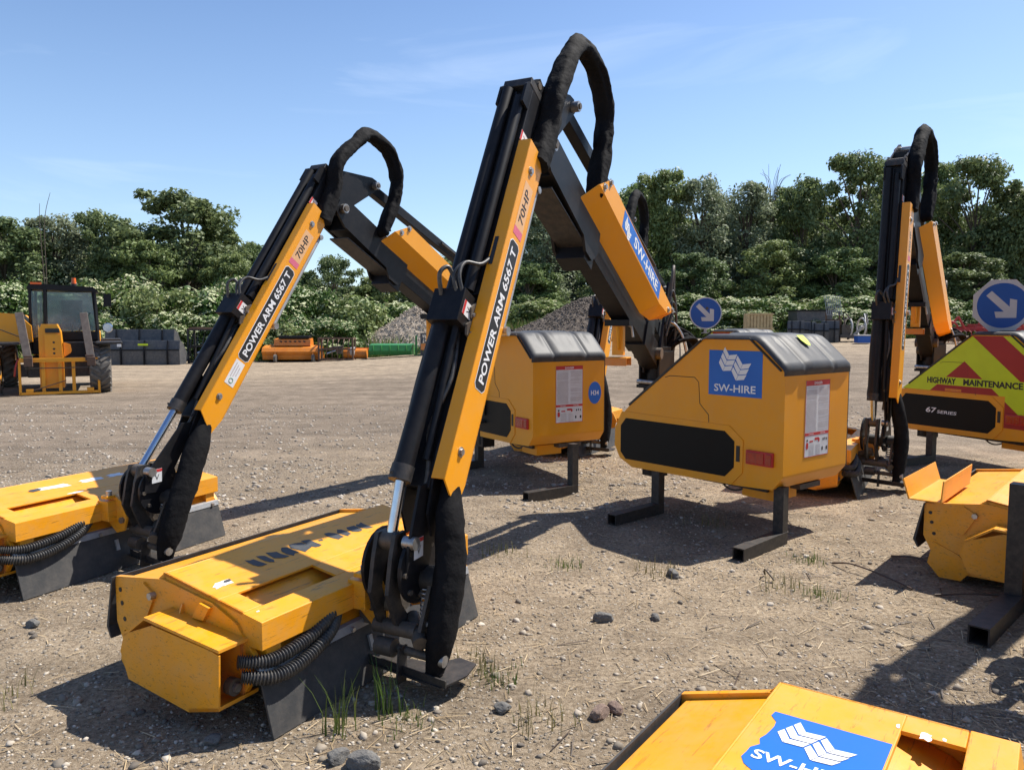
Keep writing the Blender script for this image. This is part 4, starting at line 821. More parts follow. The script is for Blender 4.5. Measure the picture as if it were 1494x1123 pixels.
bpy.context.view_layer.update()
sign(5.34, 8.25, 1.81, .262, -20, True, m4); sign(3.12, 12.2, 1.79, .255, -8, False, m3)
b = MB(); b.box((0, 0, .36), (.085, .085, .72), 'black_dull')
for k in range(5): b.cyl((-.043, 0, .2 + k * .1), (-.0437, 0, .2 + k * .1), .012, 'ink', 10)
b.cyl((-.03, -.05, .52), (-.03, -.07, .58), .02, 'steel', 8)
m6i = m6.matrix_world.inverted(); lg = b.build('leg', m6, m6i @ Matrix.Translation((2.83, 4.14, 0)) @ Matrix.Rotation(R(44), 4, 'Z'))
b = MB(); s = .098
for y in (-s / 2 + .004, s / 2 - .004): b.box((-.33, y, s / 2), (.72, .008, s), 'black_dull')
for z in (.004, s - .004): b.box((-.33, 0, z), (.72, s - .016, .008), 'black_dull')
b.build('foot', lg)
b = MB(); b.box((.0, -.05, .69), (.10, .03, .075), 'ink'); b.box((.0, -.068, .69), (.085, .008, .06), 'redlamp'); b.build('tail_light', lg)
# ------------------------------------------------------------------ trees, shrubs, verge
def at(u, Yd): return (u - 747) / 1100 * Yd                 # metres right of the camera at depth Yd
def top_z(v, Yd): return 1.6 + (474 - v) / 1100 * Yd
def leaf_cloud(name, mat, centers, per, size, seed, droop=0):
    r = np.random.RandomState(seed); n = len(centers) * per
    c = np.repeat(np.array([k[:3] for k in centers], float), per, 0); rad = np.repeat(np.array([k[3] for k in centers], float), per)
    d = r.normal(size=(n, 3)); d /= np.linalg.norm(d, axis=1)[:, None]; q = rad * (.15 + 1.15 * r.rand(n) ** .75)
    p = c + d * q[:, None] * np.array([1, 1, .75])
    nn = d * .6 + r.normal(size=(n, 3)) * .55 + np.array([0, 0, .35]); nn /= np.linalg.norm(nn, axis=1)[:, None]
    t = np.cross(nn, r.normal(size=(n, 3))); t /= np.linalg.norm(t, axis=1)[:, None]; b = np.cross(nn, t)
    s = size * (.55 + .9 * r.rand(n))[:, None]
    V = np.stack([p - t * s, p - b * s * .55 + nn * s * .12, p + t * s, p + b * s * .55 + nn * s * .12], 1).reshape(-1, 3)
    me = bpy.data.meshes.new(name); me.vertices.add(4 * n); me.vertices.foreach_set('co', V.ravel().astype(np.float32))
    me.loops.add(4 * n); me.loops.foreach_set('vertex_index', np.arange(4 * n, dtype=np.int32)); me.polygons.add(n)
    me.polygons.foreach_set('loop_start', np.arange(0, 4 * n, 4, dtype=np.int32)); me.polygons.foreach_set('loop_total', np.full(n, 4, dtype=np.int32))
    me.materials.append(M[mat]); me.update(calc_edges=True); return me
def tree_proto(mat, seed, H=10, W=3.3, nc=120, per=230, leaf=.125, low=.06, loose=.0):
    r = random.Random(seed); cs = []; b = MB()
    b.tube(spline([(0, 0, -.4), (.1, .05, H * .25), (-.1, .1, H * .5), (.1, -.1, H * .86)], 12), lambda t: .22 * (1 - .85 * t), 'bark', 8)
    for k in range(nc):
        z = r.uniform(low, .97); prof = (math.sin(math.pi * min(1, (z * .80 + .17))) ** .6); a = r.uniform(0, 6.28); q = W * prof * r.uniform(.25, 1) ** .6
        rad = r.uniform(.45, 1.15) * (1 - .35 * z); lob = 1 + .25 * math.sin(a * 3 + seed) * (1 - loose); q *= lob
        c = (math.cos(a) * q, math.sin(a) * q, z * H - rad * .4 * (z > .85), rad); cs.append(c)
        if k % 3 == 0: b.tube(spline([(0, 0, c[2] * .62), (c[0] * .5, c[1] * .5, c[2] * .85), (c[0] * .97, c[1] * .97, c[2] + .1)], 7), lambda t: .075 * (1 - .8 * t), 'bark', 6)
    for k in range(14):                              # thin tips that break the outline
        c = cs[r.randrange(nc)]; a = r.uniform(0, 6.28); cs.append((c[0] + math.cos(a) * c[3], c[1] + math.sin(a) * c[3], c[2] + c[3] * r.uniform(.2, 1.1), r.uniform(.18, .35)))
    return b.mesh('trunk'), leaf_cloud('crown', mat, cs, per, leaf, seed)
TP = [tree_proto('leaf_dark', 11), tree_proto('leaf_mid', 12, 10, 3.0, 110), tree_proto('leaf_grey', 13, 10, 2.7, 120, 190, .10, .05, .6), tree_proto('leaf_dark', 14, 10, 3.6, 130, 210), tree_proto('leaf_mid', 15, 10, 2.5, 95, 200, .11)]
def tree(u, v, Yd, wpx, k, label, rz=0, grp='trees along the far side of the yard'):
    x = at(u, Yd); g0 = ground_h(x, Yd); h = (top_z(v, Yd) - g0) / 10.0; w = wpx / 1100 * Yd / 2 / (3.3, 3.0, 2.7, 3.6, 2.5)[k]
    o = empty('tree', (x, Yd, g0), rz or u); o.scale = (w, w, h); tag(o, label, 'tree', grp)
    link('trunk', TP[k][0], o); link('crown', TP[k][1], o)
for a in [(12, 318, 47, 150, 0, 'dark bushy tree at the far left edge'), (85, 312, 49, 120, 2, 'pale grey green tree behind the yellow loader cab'), (158, 308, 50, 130, 3, 'dark tree left of the tallest tree on the left side'),
          (275, 281, 50, 190, 0, 'tallest broad dark tree on the left side of the skyline'), (225, 350, 46, 110, 1, 'green tree low in front of the tallest left tree'), (340, 370, 47, 90, 1, 'green tree on the right shoulder of the tallest left tree'), (372, 352, 52, 34, 4, 'thin pointed young tree in the dip of the skyline'),
          (430, 392, 50, 90, 0, 'low dark tree behind the left arm'), (490, 372, 50, 90, 3, 'dark tree seen under the left hose loop'), (560, 400, 50, 90, 1, 'low tree under the left boom'), (645, 372, 52, 110, 0, 'tree behind the gravel heap left of the near arm'), (705, 355, 52, 100, 4, 'tree behind the near dipper arm'),
          (800, 298, 48, 130, 2, 'grey green tree right of the near dipper arm'), (868, 290, 52, 110, 0, 'dark tree behind the near boom'), (962, 250, 50, 110, 1, 'tall loose tree with gaps right of the near hose loop'), (925, 268, 54, 100, 4, 'tall thin tree just right of the near boom'),
          (1020, 258, 49, 110, 2, 'grey green tree with upright twigs in the middle of the right wood'), (1085, 264, 50, 110, 2, 'broad grey green tree right of the middle'), (1140, 272, 53, 100, 1, 'green tree below the bare dead branches'), (1165, 262, 49, 100, 3, 'dark tree left of the tallest right tree'),
          (1245, 226, 47, 150, 3, 'tallest tree, just left of the far right arm'), (1300, 262, 50, 100, 0, 'dark tree behind the far right arm'), (1352, 240, 52, 90, 1, 'green tree just right of the far right arm'), (1415, 232, 48, 140, 3, 'broad tree above the large arrow sign'), (1480, 270, 47, 120, 0, 'dark tree at the far right edge'),
          (1120, 350, 45, 110, 1, 'low green tree in front of the right wood'), (1010, 370, 45, 110, 0, 'low dark tree above the small arrow sign'), (1215, 360, 44, 110, 1, 'low tree in front of the tallest right tree'), (900, 370, 45, 110, 3, 'low dark tree behind the near boom foot'), (1400, 370, 44, 130, 0, 'low dark tree behind the large arrow sign'), (770, 380, 45, 100, 1, 'low tree right of the near arm text'), (1330, 380, 45, 100, 4, 'low green tree behind the right cover')]: tree(*a)
o = empty('dead_tree', (at(72, 46), 46, 0)); tag(o, 'bare grey dead branches rising above the pale tree at left', 'dead tree')
b = MB(); z0 = top_z(330, 46); z1 = top_z(280, 46)
for dx, dz, l in ((-.2, 0, .6), (.1, .6, .9)): b.tube(spline([(0, 0, 0), (dx * .5, 0, z0 * .6), (dx, 0, z0 + dz * .3), (dx * 2.2 + .3, 0, z0 + (z1 - z0) * l)], 14), lambda t: .035 * (1 - .7 * t), 'bark', 6)
b.build('branches', o)
o = empty('dead_tree', (at(1120, 50), 50, ground_h(18, 50))); tag(o, 'bare dead treetop poking out of the right wood', 'dead tree')
b = MB(); z1 = top_z(256, 50) - 1
r_ = random.Random(3)
for k in range(11): a = r_.uniform(-.9, .9); b.tube(spline([(0, 0, 0), (a * .2, 0, z1 * .7), (a * .7, r_.uniform(-.4, .4), z1 * .88), (a * 1.5, r_.uniform(-.5, .5), z1 * r_.uniform(.9, 1))], 10), lambda t: .028 * (1 - .7 * t), 'bark', 5)
b.build('branches', o)
def shrub_proto(seed, flowers):
    r = random.Random(seed); cs = []; fl = MB()
    for k in range(46):
        z = r.uniform(.08, .92); a = r.uniform(0, 6.28); q = 2.0 * math.sqrt(max(0, 1 - (z * .95) ** 2.2)) * r.uniform(.3, 1) ** .5; cs.append((math.cos(a) * q, math.sin(a) * q, z * 3.2, r.uniform(.4, .7)))
    for c in cs:
        for j in range(flowers):
            a = r.uniform(0, 6.28); e = r.uniform(-.1, 1.2); p = Vector((c[0] + math.cos(a) * math.cos(e) * c[3] * 1.02, c[1] + math.sin(a) * math.cos(e) * c[3] * 1.02, c[2] + math.sin(e) * c[3] * .82)); s = r.uniform(.09, .17)
            n = Vector((math.cos(a) * .6, math.sin(a) * .6, 1)).normalized(); t1 = n.orthogonal().normalized(); t2 = n.cross(t1)
            for m in range(5):
                o = p + (t1 * r.uniform(-1, 1) + t2 * r.uniform(-1, 1)) * s + n * r.uniform(-.02, .02); w = s * .40; fl.add([o - t1 * w, o - t2 * w, o + t1 * w, o + t2 * w], [(0, 1, 2, 3)], 'flower')
    st = MB()
    for k in range(7): a = k * .9; st.tube(spline([(0, 0, 0), (math.cos(a) * .4, math.sin(a) * .4, 1.2), (math.cos(a) * 1.1, math.sin(a) * 1.1, 2.4)], 6), lambda t: .035 * (1 - .7 * t), 'bark', 5)
    return st.mesh('stem'), leaf_cloud('foliage', 'leaf_shrub' if flowers > 5 else 'leaf_mid', cs, 130, .11, seed), fl.mesh('blossom')
SP = [shrub_proto(21, 22), shrub_proto(22, 13), shrub_proto(23, 4)]
spots = [(-15, 425, 37, 110), (40, 408, 38, 100), (120, 420, 37, 90), (175, 398, 39, 110), (235, 410, 37, 100), (300, 408, 38, 110), (345, 402, 39, 90), (400, 425, 36, 90), (445, 412, 38, 100), (505, 425, 39, 110), (560, 432, 44, 100), (620, 436, 45, 100), (690, 425, 45, 100), (770, 432, 43, 110), (840, 440, 42, 110), (905, 430, 42, 100), (985, 425, 41, 110), (1050, 428, 40, 100), (1110, 430, 40, 100), (1165, 436, 41, 90), (1225, 425, 40, 110), (1290, 434, 40, 100), (1350, 430, 41, 100), (1410, 436, 41, 100), (1480, 430, 41, 110),
         (260, 448, 35, 80), (330, 455, 35, 80), (140, 450, 35, 80), (480, 462, 35, 80), (420, 465, 35, 70), (1010, 455, 38, 80), (1080, 455, 38, 80), (1180, 458, 38, 80), (1260, 455, 38, 80), (940, 460, 39, 80), (1340, 458, 38, 80), (1430, 462, 38, 80), (1500, 462, 38, 80), (20, 455, 35, 90)]
MARK = [(-15, 'at the far left edge'), (-75, 'beyond the left edge'), (30, 'behind the left side of the loader cab'), (85, 'behind the loader cab'), (125, 'just right of the loader cab'), (175, 'behind the left half of the black buckets'), (235, 'behind the right half of the black buckets'), (300, 'behind the tined grab frame'), (345, 'between the grab frame and the left arm'), (400, 'behind the lettering of the left arm'), (450, 'above the orange topper mower'), (505, 'above the rusty tubular frame'), (560, 'behind the green roller'), (620, 'above the pale gravel heap'), (690, 'behind the near dipper arm'), (770, 'right of the near arm lettering'), (815, 'left above the dark heap'), (860, 'above the dark heap'), (905, 'behind the near boom'), (950, 'between the near boom and the small arrow sign'), (995, 'just left of the small arrow sign'), (1050, 'right of the small arrow sign'), (1105, 'above the timber crate'), (1168, 'above the digger buckets'), (1225, 'above the wire mesh guard'), (1280, 'behind the far right arm'), (1345, 'behind the far right boom cover'), (1415, 'just left of the large arrow sign'), (1490, 'behind the large arrow sign'), (1560, 'beyond the right edge')]
def mark(u): return min(MARK, key=lambda m: abs(m[0] - u))[1]
for k, (u, v, Yd, w) in enumerate(spots):
    x = at(u, Yd); g0 = ground_h(x, Yd); q = SP[(0, 1, 0, 1, 2)[k % 5] if u < 600 or u > 960 else 2]
    o = empty('flowering_shrub', (x, Yd, g0), k * 1.7); s = w / 1100 * Yd / 4.0; o.scale = (s * 1.15, s * 1.15, max(.4, (top_z(v, Yd) - g0) / 3.5)); tag(o, ('low ' if v > 445 else 'tall ') + ('thinly blossomed' if q is SP[2] else 'cream blossomed') + ' shrub ' + mark(u), 'shrub', 'flowering shrubs in the hedge')
    link('stem', q[0], o); link('foliage', q[1], o); link('blossom', q[2], o)
for k, u in enumerate(range(-60, 1600, 62)):         # second row closes the wood behind the first
    v = 400 if 380 < u < 740 else (338 if u < 380 else 292)
    tree(u, v + (k * 13) % 25, 57, 110, (0, 3, 1)[k % 3], 'dark tree deep in the wood ' + mark(u), k, 'trees deep in the wood')
def edge(x): return 33.5 + 3.2 * smooth(-12, 4, x) + .8 * noise.noise(Vector((x * .3, 0, 5)))
vv = []; xs2 = [-60 + 1.2 * k for k in range(110)]; nr = 10
for x in xs2:
    for j in range(nr): y = edge(x) + (j / (nr - 1)) ** 1.4 * 30; vv.append((x, y, ground_h(x, y) + .01 + .25 * smooth(0, 2.5, y - edge(x)) + .06 * noise.noise(Vector((x, y, 1)))))
M['verge'] = surf('rough_grass_ground', (.05, .075, .02), (.09, .10, .035), .95, scale=3, bump=1, bscale=12)
b = MB(); b.add(vv, [(i * nr + j, i * nr + nr + j, i * nr + nr + j + 1, i * nr + j + 1) for i in range(len(xs2) - 1) for j in range(nr - 1)], 'verge', True); tag(b.build('grass_verge'), 'rough grass bank under the hedge', 'verge', kind='structure')
BL = [(-.5, 0, 0), (.5, 0, 0), (.25, .1, .6), (-.05, .3, 1)]
it = []
for k in range(26000):
    x = rnd.uniform(-30, 34); y = edge(x) + rnd.random() ** 1.6 * 6 - .15; it.append((x, y, ground_h(x, y) + .2 * smooth(0, 2.5, y - edge(x)), rnd.uniform(.02, .05), rnd.uniform(.3, .9), rnd.uniform(.25, .95) * (1 if y - edge(x) > .8 else .5), rnd.uniform(0, 6.3), rnd.uniform(-.3, .3)))
scatter('long_grass', 'grass', BL, [(0, 1, 2, 3)], it, 'long green grass growing along the edge of the yard', 'grass')
it = [(x, y, z, a, b_, c * .9, d, e) for x, y, z, a, b_, c, d, e in it[::4]]
scatter('seeding_grass', 'drygrass', BL, [(0, 1, 2, 3)], [(a + .13, b_ + .2, c, d, e, f * 1.15, g_, h) for a, b_, c, d, e, f, g_, h in it], 'pale seeding grass stems along the edge of the yard', 'grass')
# ------------------------------------------------------------------ heaps
def heap(u, Yd, rx, ry, h, mat, seed, label, cat):
    x0 = at(u, Yd); nr_, na = 60, 150; v = []; g0 = ground_h(x0, Yd)
    for i in range(nr_ + 1):
        for k in range(na):
            a = 2 * math.pi * k / na; q = i / nr_; px, py = math.cos(a) * q * rx, math.sin(a) * q * ry; w = noise.noise(Vector((px * .5, py * .5, seed)))
            z = h * (max(0, 1 - q ** 1.15) + .16 * w * (1 - q)) + .07 * noise.noise(Vector((px * 5, py * 5, seed))) - .1 * (i == nr_); v.append((px, py, z))
    f = [(i * na + k, i * na + (k + 1) % na, (i + 1) * na + (k + 1) % na, (i + 1) * na + k) for i in range(nr_) for k in range(na)]
    o = MB().add(v, f, mat, False).build(cat.replace(' ', '_')); o.location = (x0, Yd, g0); tag(o, label, cat)
    it = []
    for k in range(9000):
        i = rnd.randrange(0, nr_ * na); p = v[i]; s = rnd.uniform(.02, .055); it.append((p[0] + rnd.uniform(-.1, .1), p[1] + rnd.uniform(-.1, .1), p[2] + .01, s, s * .8, s * .7, rnd.uniform(0, 6), 0))
    me = scatter('loose_stones', 'heap_pale' if 'pale' in mat else 'heap_dark', ICO, ICOF, it, None, None); q = link('loose_stones', me, o); q['kind'] = 'stuff'
M['heap_pale'] = stonemat('heap_pale_stones', (.20, .165, .13), (.38, .31, .24), (.55, .47, .38)); M['heap_dark'] = stonemat('heap_dark_chippings', (.085, .065, .05), (.14, .11, .085), (.20, .165, .135))
M['heapbase_pale'] = surf('heap_pale_base', (.24, .195, .15), (.40, .33, .25), .95, scale=9, bump=1, bscale=14); M['heapbase_dark'] = surf('heap_dark_base', (.09, .07, .055), (.14, .11, .085), .95, scale=9, bump=1, bscale=14)
heap(648, 38, 4.6, 3.2, 2.75, 'heapbase_pale', 3, 'heap of pale grey and tan gravel behind the green roller', 'gravel heap')
heap(868, 37, 4.6, 3.0, 2.0, 'heapbase_dark', 8, 'dark heap of road chippings behind the near boom', 'gravel heap')

# ------------------------------------------------------------------ yellow telescopic loader
def tyre(parent, c, r, w):
    b = MB(); prof = [(-w / 2, r * .62), (-w / 2 - .01, r * .80), (-w * .42, r * .93), (-w * .2, r * .965), (w * .2, r * .965), (w * .42, r * .93), (w / 2 + .01, r * .80), (w / 2, r * .62)]; n = 40; m = len(prof)
    v = [(x, q * math.cos(2 * math.pi * k / n), q * math.sin(2 * math.pi * k / n)) for k in range(n) for x, q in prof]
    b.add(v, [(k * m + j, k * m + j + 1, ((k + 1) % n) * m + j + 1, ((k + 1) % n) * m + j) for k in range(n) for j in range(m - 1)], 'tyre', True)
    for k in range(20):
        for sg in (-1, 1):
            a = 2 * math.pi * (k + .25 * (sg + 1)) / 20; rot = Matrix.Rotation(a, 3, 'X') @ Matrix.Rotation(sg * .62, 3, 'Z')
            b.box(Matrix.Rotation(a, 3, 'X') @ Vector((sg * w * .24, 0, r * .965)), (w * .56, .055, .055), 'tyre', rot)
    o = b.build('wheel', parent, Matrix.Translation(c)); b = MB(); b.cyl((-w * .45, 0, 0), (w * .45, 0, 0), r * .62, 'yellow', 24); b.cyl((w * .45, 0, 0), (w * .5, 0, 0), r * .2, 'castiron', 12); b.build('rim', o)
tl = empty('telescopic_loader', (-10.58, 17.7, 0), R(28)); tag(tl, 'yellow telescopic loader with raised pallet forks facing the camera', 'loader')
for x, y in ((-1.42, 0), (.80, 0), (-1.38, 2.9), (.78, 2.9)): tyre(tl, (x, y, .57), .57, .44)
b = MB(); b.box((-.05, 1.6, .62), (1.25, 3.6, .45), 'black_dull'); b.box((-.05, -.02, .55), (1.8, .3, .28), 'black_dull'); b.box((.42, .3, .95), (.75, .9, .5), 'black'); b.box((-1.05, .0, 1.18), (.55, 1.0, .06), 'black_dull'); b.box((1.0, .0, 1.18), (.56, 1.0, .06), 'black_dull'); b.box((-1.05, 2.9, 1.2), (.55, 1.0, .06), 'black_dull'); b.box((1.0, 2.9, 1.2), (.56, 1.0, .06), 'black_dull'); b.box((.05, 2.5, 1.1), (1.5, 1.3, .7), 'yellow_clean'); b.build('chassis', tl, None, .02)
b = MB(); b.prism([(-2.5, 1.25), (-2.45, 1.75), (-1.4, 1.90), (-.85, 1.85), (-.60, 1.58), (-.58, 1.2)], XZ, .35, 2.6, 'yellow_clean'); b.box((-1.0, .345, 1.40), (.9, .02, .02), 'ink', Matrix.Rotation(.42, 3, 'Y')); b.build('engine_cover', tl, None, .02)
cb = MB(); cb.prism([(-.66, 2.50), (-.60, 2.58), (.70, 2.52), (.80, 2.44), (.80, 2.40), (-.66, 2.44)], XZ, .52, 2.05, 'black')
for x, y in ((-.63, .55), (-.33, .50), (.77, .52), (-.63, 2.0), (.77, 2.0)): cb.bar((x, y, 1.0), (x + (.03 if x < 0 else -.06), y + (.06 if y < 1 else 0), 2.46), .07, .07, 'black')
cb.box((.07, 1.3, 1.08), (1.42, 1.5, .35), 'black'); cb.box((.2, .52, 1.34), (1.1, .06, .2), 'black'); cab = cb.build('cab', tl, None, .01)
b = MB(); b.prism([(-.28, 1.45), (-.26, 2.38), (.66, 2.38), (.73, 1.45)], XZ, .515, .525, 'glass'); b.prism([(-.6, 1.3), (-.58, 2.4), (-.36, 2.4), (-.38, 1.3)], XZ, .55, .56, 'glass'); b.build('windscreen', cab)
b = MB(); b.box((-.645, 1.3, 1.85), (.01, 1.3, 1.1), 'glass'); b.box((.745, 1.3, 1.85), (.01, 1.3, 1.1), 'glass'); b.box((.07, 2.03, 1.9), (1.2, .01, .9), 'glass'); b.build('side_window', cab)
b = MB(); b.box((.2, 1.4, 1.55), (.5, .5, .12), 'seat'); b.box((.2, 1.62, 1.9), (.46, .12, .65), 'seat'); b.tube([(.2 + .18 * math.cos(k * .4), .95 - .05 * math.sin(k * .4), 1.65 + .17 * math.sin(k * .4)) for k in range(17)], .016, 'seat', 6); b.cyl((.2, 1.0, 1.35), (.2, .95, 1.65), .03, 'seat'); b.build('driver_seat', cab)
b = MB(); b.bar((.35, .50, 1.42), (.62, .49, 1.9), .02, .015, 'ink'); b.build('wiper', cab)
b = MB(); b.cyl((.28, 1.2, 2.56), (.28, 1.2, 2.62), .06, 'ink'); b.cyl((.28, 1.2, 2.62), (.28, 1.2, 2.76), .055, 'beacon', 14, .045); b.build('beacon', cab)
b = MB(); b.box((-.48, .55, 2.58), (.22, .10, .05), 'beacon'); b.build('work_light', cab)
b = MB(); b.bar((.8, .55, 2.4), (.98, .5, 2.35), .02, .02, 'black'); b.box((1.0, .48, 2.2), (.17, .05, .30), 'black'); b.build('mirror', cab); b = MB(); b.bar((.8, .5, 1.5), (.95, .45, 1.52), .02, .02, 'black'); b.cyl((.98, .46, 1.53), (.98, .40, 1.53), .12, 'chrome', 18, .10); b.build('mirror', cab)
b = MB(); b.box((-.22, 1.2, 1.18), (.36, 2.7, .36), 'yellow_clean', Matrix.Rotation(-.10, 3, 'X')); b.prism([(-.42, .15), (-.42, 1.45), (-.35, 1.62), (-.05, 1.62), (.02, 1.45), (.06, .75), (.06, .15)], XZ, -.32, .25, 'yellow_clean'); b.prism([(-.30, .72), (-.30, 1.38), (.02, 1.38), (.05, .72)], XZ, -.36, -.325, 'yellow_clean'); b.prism([(.06, .85), (.20, .95), (.22, 1.0), (.20, 1.15), (.06, 1.2)], XZ, -.2, .1, 'yellow_clean')
b.box((-.14, -.33, 1.47), (.28, .06, .1), 'ink')
for z in (.82, .95, 1.05, 1.2): b.cyl((-.12, -.36, z), (-.12, -.365, z), .025, 'ink', 8)
b.box((-.40, -.1, .45), (.06, .3, .6), 'yellow_clean'); b.build('loader_boom', tl, None, .012)
b = MB(); y = -.45
b.box((-.02, y, .05), (1.60, .08, .06), 'yellow_clean'); b.box((-.02, y, .80), (1.55, .09, .09), 'yellow_clean'); b.box((-.02, y - .02, .62), (1.35, .03, .02), 'castiron')
for x in (-.80, .76): b.box((x, y, .42), (.05, .08, .78), 'yellow_clean')
for x in (-.35, -.02, .25): b.box((x, y + .05, .40), (.07, .06, .7), 'yellow_clean')
for x in (-.62, .58): b.box((x, y - .02, .11), (.14, .1, .08), 'yellow_clean'); b.box((x, y - .03, .84), (.16, .12, .14), 'rust')
b.bar((-.55, y - .05, .12), (.10, y - .05, .33), .04, .02, 'rust'); b.tube(spline([(-.9, y, .45), (-.86, y - .05, .7), (-.8, y, .85)], 8), .02, 'red', 6); b.build('fork_carriage', tl, None, .004)
for x0, x1 in ((-.62, -.76), (.62, .50)):
    b = MB(); b.bar((x0, y - .06, .80), (x1, y + .02, 1.88), .16, .05, 'forksteel', (0, 1, 0)); b.box((x0, y - .07, .76), (.17, .12, .2), 'rust'); b.build('fork', tl, None, .006)

# ------------------------------------------------------------------ implements along the back of the yard
def at_back(name, u, Yd, label, cat, rz=0):
    x = at(u, Yd); o = empty(name, (x, Yd, ground_h(x, Yd)), rz); return tag(o, label, cat)
def bucket(u, Yd, w, h, d, label, tilt=0, ribs=3, grp=None, rz=0):
    o = at_back('loader_bucket', u, Yd, label, 'bucket', rz)
    if grp: o['group'] = grp
    b = MB(); pr = [(0, 0), (-.02, h * .55), (.10, h), (.13, h), (.04, h * .55), (.06, .06), (d * .6, .05), (d, h * .30), (d * 1.02, h * .26), (d * .62, 0)]
    b.prism(pr, YZ, -w / 2, w / 2, 'skip'); b.build('shell', o, None, .01)
    for s in (-1, 1): MB().prism([(0, 0), (-.02, h * .55), (.12, h), (.4 * d, h * .9), (d, h * .3), (d * .6, 0)], YZ, s * w / 2 - .015, s * w / 2 + .015, 'skip').build('side_plate', o)
    for k in range(ribs):
        b = MB(); x = -w / 2 + w * (k + .5) / ribs; b.prism([(-.10, 0), (-.11, h * .5), (.02, h * 1.0), (.05, h * 1.0), (.0, h * .5), (.0, 0)], YZ, x - .02, x + .02, 'black'); b.build('rib', o)
    b = MB(); b.box((0, -.03, h * .62), (w, .05, .05), 'black'); b.build('cross_bar', o); return o
bk = bucket(204, 31.2, 2.75, 1.42, 1.2, 'tall black loader bucket, rear one of the stacked pair behind the yellow loader', grp='black buckets', rz=R(4))
bk = bucket(211, 30.2, 2.7, .98, 1.0, 'lower dark grey loader bucket in front of the taller one', grp='black buckets', rz=R(4))
b = MB(); b.box((-.95, -.06, .82), (.16, .01, .18), 'white'); b.build('white_sticker', bk); b = MB(); b.plate((0, -.13, .82), X, Z, .40, .08, 'hiyel', cut=.02); b.build('yellow_sticker', bk)
def frame_rack(u, Yd, w, h, label, mat='black_dull', seed=0, roof=False):
    o = at_back('bale_grab', u, Yd, label, 'implement', R(seed * 3 - 4)); r = random.Random(seed); b = MB()
    for x in (-w / 2, w / 2): 
        for y in (0, .6): b.box((x, y, h / 2), (.07, .07, h), mat)
    for z in (.06, h * .5, h - .03):
        b.box((0, 0, z), (w, .06, .06), mat); b.box((0, .6, z), (w, .06, .06), mat)
        for x in (-w / 2, w / 2): b.box((x, .3, z), (.06, .6, .06), mat)
    b.build('frame', o)
    for k in range(6): b = MB(); x = -w / 2 + w * (k + .6) / 6.4; b.tube(spline([(x, .3, h * .95), (x + .02, -.05, h * .75), (x, -.15, h * .4), (x, -.05, .05)], 10), lambda t: .025 * (1 - .5 * t), mat, 6); b.build('tine', o)
    b = MB(); b.cyl((-w * .2, .2, h * .55), (w * .2, .25, h * .62), .05, 'castiron'); b.cyl((-w * .3, .1, h * .3), (.1, .3, h * .5), .035, 'chrome'); b.box((.1, .3, h * .45), (.25, .25, .3), 'castiron'); b.build('hydraulic_ram', o)
    if roof: b = MB(); b.prism([(-w / 2 - .05, h), (w / 2 + .1, h), (w / 2 - .05, h + .06), (-w / 2 + .1, h + .08)], XZ, -.05, .65, 'rust'); b.build('top_plate', o)
frame_rack(303, 31.5, 1.6, 1.42, 'black tined grab frame with rusty top beside the black buckets', 'black_dull', 1, True)
frame_rack(490, 32.5, 1.45, 1.0, 'black tubular frame standing right of the orange mower', 'rust', 2)
frame_rack(624, 32.5, .55, .95, 'narrow black frame at the right end of the green roller', 'skip', 3)
o = at_back('topper_mower', 424, 32.5, 'orange tractor mower with black hood behind the left arm', 'mower', R(3))
b = MB(); b.prism([(0, .28), (-.12, .45), (0, .62), (.5, .72), (1.1, .66), (1.3, .3), (1.25, .1), (.05, .1)], YZ, -1.2, 1.2, 'orange'); b.build('deck', o, None, .01)
b = MB(); b.prism([(.2, .7), (.25, .98), (.8, 1.02), (.95, .7)], YZ, -.75, .8, 'orange'); b.build('hood', o, None, .01)
b = MB(); b.box((.1, .5, 1.07), (1.3, .6, .12), 'black'); b.build('black_cover', o, None, .02)
for k in range(6): b = MB(); b.box((-.45 + k * .2, .19, .88), (.10, .03, .05), 'ink', Matrix.Rotation(.3, 3, 'Y')); b.build('vent', o)
for x in (-.6, 1.0): b = MB(); b.cyl((x - .05, -.2, .17), (x + .05, -.2, .17), .17, 'tyre', 18); b.bar((x, -.2, .2), (x - .05, 0, .6), .05, .04, 'orange'); b.build('gauge_wheel', o)
o = at_back('land_roller', 572, 32.5, 'green box shaped roller in front of the pale gravel heap', 'implement', R(-3))
b = MB(); b.prism([(0, .12), (-.08, .3), (.05, .55), (.6, .6), (.8, .4), (.75, .1)], YZ, -1.0, .85, 'green'); b.build('body', o, None, .01)
for k in range(5): b = MB(); b.box((-.8 + k * .36, -.05, .36), (.03, .12, .42), 'green', Matrix.Rotation(.3, 3, 'X')); b.build('rib', o)
b = MB(); b.box((1.0, .3, .5), (.08, .08, .9), 'green'); b.box((1.15, .3, .12), (.5, .06, .06), 'green'); b.bar((1.2, .3, .5), (1.0, .3, .15), .05, .05, 'green'); b.build('headstock', o)
o = at_back('implement_roller', 519, 33.2, 'small orange roller between the tubular frame and the green roller', 'implement'); b = MB(); b.cyl((-.5, 0, .25), (.5, 0, .25), .22, 'orange', 16); b.box((0, .3, .45), (1.1, .1, .1), 'orange'); b.build('drum', o); b = MB(); b.cyl((-.2, -.1, .35), (.0, -.1, .35), .2, 'rimwhite', 14); b.build('disc', o)
